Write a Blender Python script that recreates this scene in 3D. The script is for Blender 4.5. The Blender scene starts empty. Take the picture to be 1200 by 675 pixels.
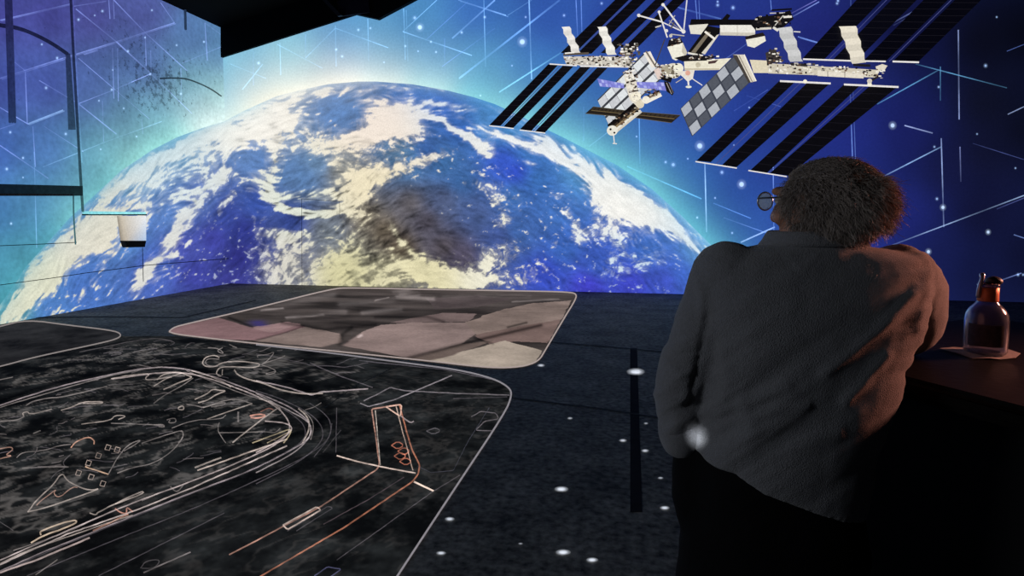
import bpy, bmesh, math, random
import numpy as np
from mathutils import Vector, Matrix
random.seed(7); RNG = np.random.RandomState(7)
scene = bpy.context.scene
C = scene.collection
scene.view_settings.view_transform = 'Standard'
scene.view_settings.look = 'None'
scene.view_settings.exposure = 0.0
scene.view_settings.gamma = 1.0

# ------------------------------------------------------------------ camera model (1200 x 675)
F, CX, CY, H, PIT = 700.0, 600.0, 299.0, 1.5, math.radians(4.0)
def rays_cam(px, py):
    px = np.asarray(px, float); py = np.asarray(py, float)
    a = (px-CX)/F; b = (CY-py)/F
    cp, sp = math.cos(PIT), math.sin(PIT)
    return np.stack([a, cp+b*sp, -sp+b*cp], -1)
def _fl(px, py):
    d = rays_cam(px, py); t = -H/d[..., 2]; return d[..., :2]*t[..., None]
_p0, _pr, _pl = _fl(270, 332), _fl(1200, 354), _fl(0, 380)
_tb = -math.atan2(*( (_pr-_p0)[::-1] )); _dl = _p0-_pl; _tl = math.atan2(_dl[0], _dl[1])
TH = 0.5*(_tb+_tl)
RZ = np.array([[math.cos(TH), -math.sin(TH), 0], [math.sin(TH), math.cos(TH), 0], [0, 0, 1.0]])
CAM = np.array([0, 0, H])
def ray(px, py): return rays_cam(px, py) @ RZ.T
_c = RZ[:2, :2] @ _p0
XL, YB = float(_c[0]), float(_c[1])
def floorpt(px, py, z=0.0):
    d = ray(px, py); t = (z-H)/d[..., 2]; return CAM + d*t[..., None]
def backpt(px, py, off=0.0):
    d = ray(px, py); t = (YB-off)/d[..., 1]; return CAM + d*t[..., None]
def leftpt(px, py, off=0.0):
    d = ray(px, py); t = (XL+off)/d[..., 0]; return CAM + d*t[..., None]
def project(P):
    q = (np.asarray(P, float)-CAM) @ RZ
    cp, sp = math.cos(PIT), math.sin(PIT)
    dep = q[..., 1]*cp - q[..., 2]*sp
    up = q[..., 1]*sp + q[..., 2]*cp
    return CX+F*q[..., 0]/dep, CY-F*up/dep
def cam2w(p):                                   # point given as right / forward / height beside the viewer
    return RZ @ np.asarray(p, float)
def dep(px, py, Y):
    d = rays_cam(px, py); t = Y/d[..., 1]
    p = d*t[..., None]; p = p + np.array([0, 0, H]); return p @ RZ.T

def lin(c):
    c = np.asarray(c, float)/255.0
    return np.where(c <= 0.04045, c/12.92, ((c+0.055)/1.055)**2.4)

# ------------------------------------------------------------------ numpy noise
def _hash(ix, iy, seed):
    h = (ix*374761393 + iy*668265263 + seed*1442695041) & 0xFFFFFFFF
    h = ((h ^ (h >> 13))*1274126177) & 0xFFFFFFFF
    return ((h ^ (h >> 16)) & 0xFFFF)/65535.0
def vnoise(x, y, seed=0):
    ix = np.floor(x).astype(np.int64); iy = np.floor(y).astype(np.int64)
    fx = x-ix; fy = y-iy
    fx = fx*fx*fx*(fx*(fx*6-15)+10); fy = fy*fy*fy*(fy*(fy*6-15)+10)
    a = _hash(ix, iy, seed); b = _hash(ix+1, iy, seed); c = _hash(ix, iy+1, seed); d = _hash(ix+1, iy+1, seed)
    return (a*(1-fx)+b*fx)*(1-fy)+(c*(1-fx)+d*fx)*fy
def fbm(x, y, octv=5, seed=0, gain=0.55):
    s = 0; a = 1.0; t = 0
    for k in range(octv):
        s = s + a*vnoise(x, y, seed+k*17); t += a; a *= gain
        x, y = 1.9*(0.8*x-0.6*y)+13.1, 1.9*(0.6*x+0.8*y)+7.7
    return s/t
def sstep(a, b, x):
    t = np.clip((x-a)/(b-a), 0, 1); return t*t*(3-2*t)
def shepard(px, py, anchors, s):
    A = np.array([[a[0], a[1]] for a in anchors], float); K = lin([a[2] for a in anchors])
    num = np.zeros(px.shape+(3,)); den = np.zeros(px.shape)
    for (ax, ay), k in zip(A, K):
        d2 = (px-ax)**2+(py-ay)**2
        w = 1.0/(d2+s*s)**1.6
        num += w[..., None]*k; den += w
    return num/den[..., None]
def segdist(px, py, pts):
    best = np.full(px.shape, 1e9)
    for (x0, y0), (x1, y1) in zip(pts[:-1], pts[1:]):
        dx, dy = x1-x0, y1-y0
        t = np.clip(((px-x0)*dx+(py-y0)*dy)/(dx*dx+dy*dy+1e-9), 0, 1)
        best = np.minimum(best, np.hypot(px-x0-t*dx, py-y0-t*dy))
    return best

# ------------------------------------------------------------------ materials
def mat(name):
    m = bpy.data.materials.new(name); m.use_nodes = True
    n = m.node_tree.nodes; l = m.node_tree.links; n.clear()
    out = n.new('ShaderNodeOutputMaterial'); return m, n, l, out
def light_mat(name, additive=False, grain=0.10, scale=60.0, chips=False):
    m, n, l, out = mat(name)
    at = n.new('ShaderNodeAttribute'); at.attribute_name = 'col'
    tc = n.new('ShaderNodeTexCoord'); nz = n.new('ShaderNodeTexNoise')
    nz.inputs['Scale'].default_value = scale; nz.inputs['Detail'].default_value = 3
    l.new(tc.outputs['Object'], nz.inputs['Vector'])
    mr = n.new('ShaderNodeMapRange'); mr.inputs[1].default_value = 0.3; mr.inputs[2].default_value = 0.7
    mr.inputs[3].default_value = 1-grain; mr.inputs[4].default_value = 1+grain
    l.new(nz.outputs['Fac'], mr.inputs[0])
    v = n.new('ShaderNodeVectorMath'); v.operation = 'SCALE'
    l.new(at.outputs['Color'], v.inputs[0]); l.new(mr.outputs[0], v.inputs['Scale'])
    col = v.outputs[0]
    if chips:                                    # flaked paint that swallows the projected light
        ch = n.new('ShaderNodeAttribute'); ch.attribute_name = 'chip'
        n2 = n.new('ShaderNodeTexNoise'); n2.inputs['Scale'].default_value = 9; n2.inputs['Detail'].default_value = 5
        n2.inputs['Roughness'].default_value = 0.75
        l.new(tc.outputs['Object'], n2.inputs['Vector'])
        sub = n.new('ShaderNodeMath'); sub.operation = 'ADD'
        l.new(n2.outputs['Fac'], sub.inputs[0]); l.new(ch.outputs['Fac'], sub.inputs[1])
        m2 = n.new('ShaderNodeMapRange'); m2.inputs[1].default_value = 0.68; m2.inputs[2].default_value = 0.76
        m2.inputs[3].default_value = 1.0; m2.inputs[4].default_value = 0.45
        l.new(sub.outputs[0], m2.inputs[0])
        v2 = n.new('ShaderNodeVectorMath'); v2.operation = 'SCALE'
        l.new(col, v2.inputs[0]); l.new(m2.outputs[0], v2.inputs['Scale']); col = v2.outputs[0]
    em = n.new('ShaderNodeEmission'); l.new(col, em.inputs['Color'])
    if additive:
        tr = n.new('ShaderNodeBsdfTransparent'); ad = n.new('ShaderNodeAddShader')
        l.new(em.outputs[0], ad.inputs[0]); l.new(tr.outputs[0], ad.inputs[1]); l.new(ad.outputs[0], out.inputs['Surface'])
    else:
        df = n.new('ShaderNodeBsdfDiffuse'); df.inputs['Color'].default_value = (0.02, 0.02, 0.022, 1)
        ad = n.new('ShaderNodeAddShader')
        l.new(em.outputs[0], ad.inputs[0]); l.new(df.outputs[0], ad.inputs[1]); l.new(ad.outputs[0], out.inputs['Surface'])
    m.cycles.emission_sampling = 'NONE'
    return m
def pbr(name, c, rough=0.7, spec=0.3, metal=0.0, noise=0.0, nscale=20.0, bump=0.0, bscale=60.0, sheen=0.0, detail=4, attr=False):
    m, n, l, out = mat(name)
    b = n.new('ShaderNodeBsdfPrincipled'); l.new(b.outputs[0], out.inputs['Surface'])
    cc = tuple(lin(c))
    b.inputs['Roughness'].default_value = rough; b.inputs['Specular IOR Level'].default_value = spec
    b.inputs['Metallic'].default_value = metal; b.inputs['Sheen Weight'].default_value = sheen
    tc = n.new('ShaderNodeTexCoord'); nz = n.new('ShaderNodeTexNoise'); nz.inputs['Scale'].default_value = nscale
    nz.inputs['Detail'].default_value = detail; l.new(tc.outputs['Object'], nz.inputs['Vector'])
    mx = n.new('ShaderNodeMix'); mx.data_type = 'RGBA'
    mx.inputs[6].default_value = (*[max(0, x*(1-noise)) for x in cc], 1); mx.inputs[7].default_value = (*[min(1, x*(1+noise)) for x in cc], 1)
    l.new(nz.outputs['Fac'], mx.inputs[0]); l.new(mx.outputs[2], b.inputs['Base Color'])
    if bump:
        nb = n.new('ShaderNodeTexNoise'); nb.inputs['Scale'].default_value = bscale; nb.inputs['Detail'].default_value = 5
        l.new(tc.outputs['Object'], nb.inputs['Vector'])
        bp = n.new('ShaderNodeBump'); bp.inputs['Strength'].default_value = bump; bp.inputs['Distance'].default_value = 0.01
        l.new(nb.outputs['Fac'], bp.inputs['Height']); l.new(bp.outputs[0], b.inputs['Normal'])
    return m
M_SKY = light_mat('projected_sky', grain=0.07, scale=25)
M_SKYL = light_mat('projected_sky_on_flaking_wall', grain=0.12, scale=14, chips=True)
M_EARTH = light_mat('projected_planet', grain=0.10, scale=40)
M_PIC = light_mat('projected_picture', grain=0.10, scale=30)
M_GLOW = light_mat('projected_glow', additive=True, grain=0.25, scale=8)
M_MAPLINE = light_mat('projected_map_line', additive=True, grain=0.45, scale=22)
M_FLOOR = None
M_BLACK = pbr('black_paint', (9, 9, 10), 0.9, 0.1, noise=0.5, nscale=3)
M_BLACK2 = pbr('black_board', (22, 20, 20), 0.85, 0.15, noise=0.4, nscale=4)
M_DARKMETAL = pbr('dark_metal', (40, 38, 40), 0.6, 0.4, noise=0.3)
M_PALE = pbr('pale_concrete', (205, 200, 190), 0.9, 0.1, noise=0.15)

# ------------------------------------------------------------------ object helpers
ORI = {}
def mk(name, V, Fc, m, parent=None, origin=None, smooth=False, attrs=None, vcol=None):
    V = np.asarray(V, float)
    if parent is not None: o0 = ORI[parent.name]
    else:
        o0 = np.array(origin, float) if origin is not None else np.array([V[:, 0].mean(), V[:, 1].mean(), V[:, 2].min()])
    me = bpy.data.meshes.new(name)
    me.from_pydata([tuple(v) for v in (V-o0)], [], [tuple(int(i) for i in f) for f in Fc])
    if smooth: me.polygons.foreach_set('use_smooth', np.ones(len(me.polygons), bool))
    if vcol is not None:
        a = me.color_attributes.new('col', 'FLOAT_COLOR', 'POINT')
        cc = np.ones((len(V), 4), np.float32); cc[:, :3] = vcol
        a.data.foreach_set('color', cc.ravel())
    for k, arr in (attrs or {}).items():
        a = me.attributes.new(k, 'FLOAT', 'POINT'); a.data.foreach_set('value', np.asarray(arr, np.float32).ravel())
    me.update()
    me.materials.append(m)
    o = bpy.data.objects.new(name, me); C.objects.link(o)
    if parent is not None: o.parent = parent
    else: o.location = o0
    ORI[o.name] = o0
    return o
def empty(name, loc, label=None, cat=None, group=None):
    o = bpy.data.objects.new(name, None); C.objects.link(o); o.location = tuple(loc); o.empty_display_size = 0.1
    ORI[o.name] = np.array(loc, float); tag(o, label, cat, group); return o
def tag(o, label=None, cat=None, group=None, kind=None):
    if label: o['label'] = label
    if cat: o['category'] = cat
    if group: o['group'] = group
    if kind: o['kind'] = kind
    return o
def struct(o): o['kind'] = 'structure'; return o
def grid_faces(nr, nc, off=0):
    i = np.arange(nr-1)[:, None]; j = np.arange(nc-1)[None]
    a = (off+i*nc+j).ravel()
    return np.stack([a, a+1, a+nc+1, a+nc], -1)
class MB:
    def __init__(s): s.v = []; s.f = []; s.c = []
    def add(s, V, Fc, col=None):
        o = len(s.v)
        s.v += [tuple(v) for v in V]; s.f += [tuple(int(i)+o for i in f) for f in Fc]
        if col is None: col = (0, 0, 0)
        cc = np.asarray(col, float)
        if cc.ndim == 1: cc = np.repeat(cc[None], len(V), 0)
        s.c += [tuple(c) for c in cc]
    def box(s, c, h, R=None):
        c = np.asarray(c, float); h = np.asarray(h, float)
        R = np.eye(3) if R is None else R
        P = np.array([[x, y, z] for x in (-1, 1) for y in (-1, 1) for z in (-1, 1)], float)*h
        s.add(P @ R.T + c, [(0, 1, 3, 2), (4, 6, 7, 5), (0, 4, 5, 1), (2, 3, 7, 6), (0, 2, 6, 4), (1, 5, 7, 3)])
    def build(s, name, m, parent=None, origin=None, smooth=False):
        return mk(name, s.v, s.f, m, parent, origin, smooth, vcol=np.array(s.c))
def ring_frame(d):
    d = d/np.linalg.norm(d); a = np.array([0, 0, 1.0]) if abs(d[2]) < 0.9 else np.array([1.0, 0, 0])
    u = np.cross(a, d); u /= np.linalg.norm(u); return u, np.cross(d, u)
def chain(pts, rad, n=14, cap=True, flat=None):
    P = np.asarray(pts, float); r = np.asarray(rad, float)
    t0 = np.arange(len(P)); ns = (len(P)-1)*5+1; t = np.linspace(0, len(P)-1, ns)
    def cr(A):                                    # catmull-rom resample
        A = np.asarray(A, float); ext = np.concatenate([[2*A[0]-A[1]], A, [2*A[-1]-A[-2]]]); o = []
        for q in t:
            i = min(int(q), len(P)-2); f = q-i
            a, b, c, d = ext[i], ext[i+1], ext[i+2], ext[i+3]
            o.append(0.5*(2*b+(c-a)*f+(2*a-5*b+4*c-d)*f*f+(3*b-a-3*c+d)*f**3))
        return np.array(o)
    Q, rr = cr(P), cr(r)
    if cap:
        d0 = Q[0]-Q[1]; d0 /= np.linalg.norm(d0); d1 = Q[-1]-Q[-2]; d1 /= np.linalg.norm(d1)
        a0 = [(0.98, 0.15), (0.8, 0.6), (0.5, 0.86), (0.0, 0.0)]
        pre = [(Q[0]+d0*rr[0]*s, rr[0]*max(c, 0.02)) for s, c in ((0.98, 0.18), (0.8, 0.6), (0.45, 0.89))]
        post = [(Q[-1]+d1*rr[-1]*s, rr[-1]*max(c, 0.02)) for s, c in ((0.45, 0.89), (0.8, 0.6), (0.98, 0.18))]
        Q = np.concatenate([[p for p, _ in pre], Q, [p for p, _ in post]]); rr = np.concatenate([[q for _, q in pre], rr, [q for _, q in post]])
    V = []; u = None
    for i in range(len(Q)):
        d = Q[min(i+1, len(Q)-1)]-Q[max(i-1, 0)]; d = d/np.linalg.norm(d)
        if u is None: u, w = ring_frame(d)
        else:
            u = u-d*np.dot(u, d); u /= np.linalg.norm(u); w = np.cross(d, u)
        for k in range(n):
            a = 2*math.pi*k/n; V.append(Q[i]+rr[i]*(math.cos(a)*u+math.sin(a)*w))
    m = len(Q); Fc = []
    for i in range(m-1):
        for k in range(n):
            k2 = (k+1) % n; Fc.append((i*n+k, i*n+k2, (i+1)*n+k2, (i+1)*n+k))
    Fc.append(tuple(range(n-1, -1, -1))); Fc.append(tuple(range((m-1)*n, m*n)))
    return np.array(V), Fc
def loft(rings, n=28, ex=2.4):
    """rings: (centre, right vec half, forward vec half)"""
    V = []
    for c, a, b in rings:
        for k in range(n):
            t = 2*math.pi*k/n; ct, st = math.cos(t), math.sin(t)
            x = math.copysign(abs(ct)**(2/ex), ct); y = math.copysign(abs(st)**(2/ex), st)
            V.append(np.asarray(c)+x*np.asarray(a)+y*np.asarray(b))
    m = len(rings); Fc = []
    for i in range(m-1):
        for k in range(n):
            k2 = (k+1) % n; Fc.append((i*n+k, i*n+k2, (i+1)*n+k2, (i+1)*n+k))
    Fc.append(tuple(range(n-1, -1, -1))); Fc.append(tuple(range((m-1)*n, m*n)))
    return np.array(V), Fc
def ellipsoid(c, ax, nu=20, nv=14):
    ax = np.asarray(ax, float); V = []; Fc = []
    for i in range(nv+1):
        p = math.pi*(i+0.02)/(nv+0.04)
        for k in range(nu):
            t = 2*math.pi*k/nu
            V.append(np.asarray(c)+ax[0]*math.sin(p)*math.cos(t)+ax[1]*math.sin(p)*math.sin(t)+ax[2]*math.cos(p))
    for i in range(nv):
        for k in range(nu):
            k2 = (k+1) % nu; Fc.append((i*nu+k, (i+1)*nu+k, (i+1)*nu+k2, i*nu+k2))
    Fc.append(tuple(range(nu))); Fc.append(tuple(range((nv+1)*nu-1, nv*nu-1, -1)))
    return np.array(V), Fc
def remesh(shapes, voxel, smooth=6):
    mb = MB()
    for V, Fc in shapes: mb.add(V, Fc)
    me = bpy.data.meshes.new('tmp'); me.from_pydata(mb.v, [], mb.f); me.update()
    bm = bmesh.new(); bm.from_mesh(me); bmesh.ops.recalc_face_normals(bm, faces=bm.faces); bm.to_mesh(me); bm.free()
    o = bpy.data.objects.new('tmp', me); C.objects.link(o)
    r = o.modifiers.new('r', 'REMESH'); r.mode = 'VOXEL'; r.voxel_size = voxel
    if smooth:
        s = o.modifiers.new('s', 'SMOOTH'); s.iterations = smooth; s.factor = 0.5
    bpy.context.view_layer.update()
    dg = bpy.context.evaluated_depsgraph_get(); ev = o.evaluated_get(dg); em = ev.to_mesh()
    V = np.empty(len(em.vertices)*3); em.vertices.foreach_get('co', V); V = V.reshape(-1, 3).copy()
    N = np.empty(len(em.vertices)*3); em.vertices.foreach_get('normal', N); N = N.reshape(-1, 3).copy()
    Fc = [tuple(p.vertices) for p in em.polygons]
    ev.to_mesh_clear(); bpy.data.objects.remove(o); bpy.data.meshes.remove(me)
    return V, Fc, N
def lathe(prof, c, n=32):
    V = []; Fc = []
    for r, z in prof:
        for k in range(n):
            t = 2*math.pi*k/n; V.append((c[0]+r*math.cos(t), c[1]+r*math.sin(t), c[2]+z))
    m = len(prof)
    for i in range(m-1):
        for k in range(n):
            k2 = (k+1) % n; Fc.append((i*n+k, i*n+k2, (i+1)*n+k2, (i+1)*n+k))
    Fc.append(tuple(range(n-1, -1, -1))); Fc.append(tuple(range((m-1)*n, m*n)))
    return V, Fc

# ------------------------------------------------------------------ camera
cd = bpy.data.cameras.new('camera'); cam = bpy.data.objects.new('camera', cd); C.objects.link(cam)
cd.sensor_width = 36.0; cd.lens = 36.0*F/1200.0; cd.shift_y = -(337.5-CY)/1200.0
cd.clip_start = 0.05; cd.clip_end = 200
cam.location = (0, 0, H); cam.rotation_euler = (math.pi/2-PIT, 0, TH)
scene.camera = cam

# ------------------------------------------------------------------ the projected picture: sky and planet
LIMB = np.array([(-260, 820), (-160, 640), (-80, 485), (-40, 420), (0, 357), (6, 349), (30, 313), (53, 287), (83, 254), (104, 235), (130, 211), (142, 200), (166, 184),
    (178, 176), (207, 161), (237, 150), (262, 142.5), (285.6, 130), (323, 113), (354, 105), (385, 98.5), (420, 95.5), (441, 95.5), (483, 98.7),
    (524.5, 106), (555.6, 114), (580, 122), (610, 136), (635, 149), (660, 161), (686, 174.5), (724, 194), (764.6, 222), (799, 253), (826, 280), (843, 297), (870, 326), (890, 350), (940, 420), (1000, 520)], float)
def limb(x): return np.interp(x, LIMB[:, 0], LIMB[:, 1])
def limb_d(px, py):                       # rough distance outside the edge of the planet
    x = np.asarray(px, float)
    sl = (limb(x+6)-limb(x-6))/12.0
    return (limb(x)-py)/np.sqrt(1+sl*sl)
SKY_B = [(275, 80, (110, 186, 218)), (300, 60, (92, 172, 212)), (400, 30, (78, 148, 204)), (330, 70, (124, 200, 222)), (480, 30, (72, 136, 194)), (445, 45, (84, 150, 198)), (450, 60, (98, 168, 206)), (560, 20, (52, 100, 182)), (560, 70, (80, 148, 200)), (640, 20, (48, 84, 170)), (640, 90, (58, 116, 188)),
    (720, 40, (42, 66, 154)), (720, 120, (50, 98, 176)), (800, 20, (36, 50, 136)), (800, 120, (42, 74, 158)), (800, 200, (48, 92, 170)), (880, 60, (34, 46, 128)), (880, 150, (38, 60, 146)),
    (880, 260, (44, 78, 162)), (960, 40, (30, 36, 108)), (960, 150, (35, 48, 134)), (1000, 280, (38, 52, 142)), (1000, 150, (33, 43, 124)), (1060, 150, (25, 30, 92)), (1060, 250, (29, 36, 108)), (1060, 30, (15, 17, 56)),
    (1100, 300, (22, 28, 76)), (1110, 200, (20, 23, 60)), (1150, 50, (9, 10, 22)), (1150, 120, (13, 15, 29)), (1150, 180, (15, 17, 38)), (1150, 250, (16, 18, 46)), (1150, 320, (17, 22, 58)), (1200, 150, (9, 11, 24)), (1200, 40, (5, 6, 14)), (1200, 300, (13, 16, 42)), (1350, 200, (5, 6, 16)), (880, 330, (46, 84, 168)), (940, 330, (40, 62, 155))]
GLOW_B = [(250, 140, (228, 250, 245)), (320, 105, (255, 254, 238)), (400, 90, (255, 252, 240)), (450, 90, (236, 250, 244)), (500, 95, (196, 238, 240)), (560, 110, (138, 216, 230)), (640, 145, (128, 212, 226)), (740, 200, (120, 208, 222)), (820, 270, (104, 190, 214)), (900, 350, (80, 150, 200))]
SKY_L = [(0, 20, (62, 62, 140)), (0, 100, (60, 72, 152)), (0, 180, (58, 88, 166)), (0, 250, (62, 108, 170)), (60, 20, (66, 66, 146)), (60, 100, (64, 78, 158)), (60, 180, (70, 105, 176)), (10, 300, (66, 128, 164)),
    (110, 20, (78, 80, 160)), (110, 100, (80, 105, 178)), (110, 180, (100, 160, 196)), (170, 20, (84, 92, 172)), (170, 80, (84, 112, 184)), (170, 130, (104, 156, 198)), (230, 50, (90, 128, 196)), (230, 100, (118, 182, 212)), (260, 60, (96, 150, 208)), (260, 110, (150, 215, 228)), (-100, 200, (50, 70, 140)), (40, 230, (76, 128, 184))]
GLOW_L = [(0, 350, (76, 156, 172)), (40, 290, (84, 160, 180)), (100, 230, (124, 200, 208)), (180, 165, (152, 220, 216)), (260, 130, (226, 248, 244))]
def sky_back(px, py):
    base = shepard(px, py, SKY_B, 30); glow = shepard(px, py, GLOW_B, 25)
    d = np.maximum(limb_d(px, py), 0)
    w = np.interp(px, [250, 330, 420, 480, 560, 700, 850], [34, 36, 28, 26, 28, 27, 22])
    g = np.exp(-(d/w)**1.15)
    n = fbm(px/60, py/60, 4, 5)
    return (base*(1-g[..., None])+glow*g[..., None])*(0.86+0.28*n[..., None])
def sky_left(px, py):
    base = shepard(px, py, SKY_L, 25); glow = shepard(px, py, GLOW_L, 25)
    d = np.maximum(limb_d(px, py), 0)
    g = np.exp(-(d/30)**1.2)
    n = fbm(px/30, py/30, 5, 9); kx = np.clip((px-40)/70, 0, 1)[:, None]; base = base*(np.array([1.2, 1.22, 1.1])*(1-kx)+np.array([.86, .84, .78])*kx)
    return (base*(1-g[..., None])+glow*g[..., None])*(0.72+0.5*n[..., None])

LAND = [(500, 112, (64, 112, 190)), (540, 150, (52, 98, 180)), (520, 120, (48, 98, 190)), (570, 150, (80, 136, 200)), (620, 180, (66, 118, 192)), (600, 150, (80, 142, 206)), (395, 125, (84, 126, 184)), (480, 190, (72, 114, 160)), (470, 178, (84, 118, 150)), (520, 190, (62, 106, 160)), (540, 210, (62, 104, 164)), (500, 175, (58, 98, 166)),
    (560, 250, (72, 92, 142)), (520, 235, (78, 90, 124)), (500, 260, (74, 70, 80)), (470, 290, (92, 80, 66)), (450, 270, (96, 86, 72)), (520, 290, (78, 72, 78)), (540, 300, (86, 80, 100)), (430, 255, (112, 104, 92)), (600, 230, (64, 108, 174)), (650, 250, (66, 110, 184)), (640, 320, (56, 78, 190)), (610, 270, (64, 100, 166)), (585, 280, (66, 86, 146)), (590, 188, (54, 84, 196)), (605, 200, (50, 74, 196)), (480, 240, (92, 88, 92)),
    (700, 310, (60, 92, 186)), (760, 290, (62, 104, 190)), (800, 320, (58, 92, 190)), (690, 335, (66, 66, 196)), (740, 335, (62, 70, 192)), (820, 300, (84, 136, 204)), (680, 200, (86, 146, 206)), (630, 210, (60, 110, 184)), (660, 290, (60, 100, 182)), (780, 330, (62, 80, 190)), (280, 300, (46, 48, 126)), (265, 250, (52, 68, 146)), (300, 235, (52, 78, 158)), (340, 258, (50, 68, 136)), (270, 330, (58, 60, 140)), (285, 270, (46, 54, 134)), (300, 190, (94, 132, 192)),
    (220, 290, (74, 84, 172)), (180, 310, (78, 108, 196)), (100, 340, (76, 116, 194)), (60, 357, (80, 124, 194)), (150, 280, (88, 134, 200)), (250, 280, (60, 64, 152)), (230, 320, (64, 70, 162)), (240, 230, (90, 118, 188)), (200, 250, (92, 130, 196)), (330, 150, (130, 160, 200)), (370, 190, (104, 136, 172)), (340, 200, (92, 128, 178)), (355, 205, (88, 124, 172)), (400, 200, (136, 138, 136)), (405, 320, (172, 168, 132)), (350, 320, (120, 124, 138)), (385, 270, (104, 112, 122)), (450, 320, (140, 136, 112)), (20, 350, (96, 166, 180)), (160, 200, (126, 170, 206)), (210, 170, (116, 170, 212))]
BLOB = [  # x, y, rx, ry, angle, strength
    (180, 198, 60, 22, -28, 0.34), (150, 228, 45, 26, -40, 0.24), (235, 178, 40, 22, -20, 0.42), (215, 215, 30, 20, 0, 0.22), (250, 205, 24, 20, 0, .15),
    (300, 138, 50, 20, -22, 0.50), (345, 125, 45, 18, -15, 0.45), (290, 165, 40, 22, 0, 0.36), (345, 160, 40, 26, 10, 0.42), (320, 193, 13, 30, 5, 0.62), (285, 205, 34, 10, -10, 0.25), (378, 168, 22, 16, 0, 0.22),
    (395, 124, 32, 18, 10, -0.45), (300, 184, 18, 16, -20, -0.45), (355, 200, 24, 16, -10, -0.42), (395, 106, 80, 7, -2, 0.5), (430, 118, 30, 9, 0, 0.35), (352, 215, 22, 9, 10, -.2),
    (452, 145, 38, 19, -8, 1.0), (425, 162, 26, 9, -10, 0.85), (480, 152, 18, 12, 0, 0.6), (460, 130, 36, 9, 6, 0.5), (428, 205, 36, 16, -30, 0.66), (395, 190, 24, 10, 20, 0.25), (465, 200, 46, 8, -22, 0.66), (503, 187, 24, 4, -14, 0.4), (400, 175, 26, 8, 10, .4),
    (352, 230, 30, 6, -4, 0.75), (365, 248, 45, 6, 2, 0.55), (316, 228, 9, 22, -35, 0.5), (405, 232, 28, 18, -40, 0.45), (300, 214, 20, 6, -20, 0.25), (372, 222, 22, 8, 0, .2),
    (345, 262, 45, 5, 4, -0.35), (333, 276, 28, 9, 10, 0.6), (335, 305, 17, 34, 6, 0.68), (312, 320, 12, 18, 0, 0.3), (390, 318, 36, 20, -10, 0.60), (410, 295, 34, 12, -30, 0.40), (425, 265, 30, 8, -50, 0.35), (430, 332, 70, 9, 0, 0.45), (415, 245, 24, 14, -45, 0.35), (378, 275, 18, 12, 0, .1), (300, 290, 14, 26, 20, .22),
    (502, 320, 40, 17, 20, 0.85), (535, 327, 34, 12, 14, 0.6), (465, 275, 4, 16, -26, 0.65), (479, 290, 4, 12, -34, 0.5), (450, 312, 40, 12, 0, 0.35), (568, 312, 18, 20, 0, 0.55), (590, 298, 18, 12, -30, 0.42), (582, 330, 28, 8, 0, 0.35), (592, 240, 18, 18, 40, 0.22), (560, 215, 18, 5, 0, 0.22), (575, 222, 12, 10, 0, .12), (590, 258, 8, 10, 0, 0.32), (558, 330, 18, 10, 0, .3),
    (500, 262, 46, 26, 30, -0.25), (520, 104, 60, 4, 9, 0.55), (545, 128, 26, 4, 8, 0.35), (520, 122, 34, 4, 4, 0.3), (600, 135, 30, 4, 24, 0.3), (545, 140, 16, 4, 20, 0.3), (600, 178, 40, 3, 18, -.1),
    (572, 172, 8, 12, -40, 0.6), (640, 165, 36, 7, 26, 0.76), (612, 168, 40, 7, 22, 0.66), (655, 185, 24, 7, 35, 0.5), (690, 215, 34, 8, 48, 0.28), (670, 195, 40, 7, 35, 0.25), (622, 192, 10, 3, 20, .5),
    (722, 226, 42, 15, 40, 1.0), (748, 246, 32, 16, 30, 1.0), (774, 255, 26, 10, 34, 0.7), (720, 264, 14, 18, 20, 0.7), (702, 255, 10, 20, 20, 0.38), (672, 260, 5, 16, -28, 0.5), (679, 279, 9, 8, 20, 0.62), (660, 232, 30, 5, 20, 0.15), (700, 232, 16, 8, 40, .3),
    (735, 312, 32, 12, -10, 0.28), (725, 318, 18, 12, 0, 0.22), (768, 300, 14, 10, 0, 0.26), (728, 295, 14, 12, 0, .25), (812, 288, 26, 6, 42, 0.78), (790, 270, 20, 8, 40, 0.3), (735, 285, 20, 8, 0, 0.2), (655, 285, 12, 6, 0, .15), (640, 315, 6, 6, 0, .2), (620, 325, 10, 12, 30, .25)]
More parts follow.
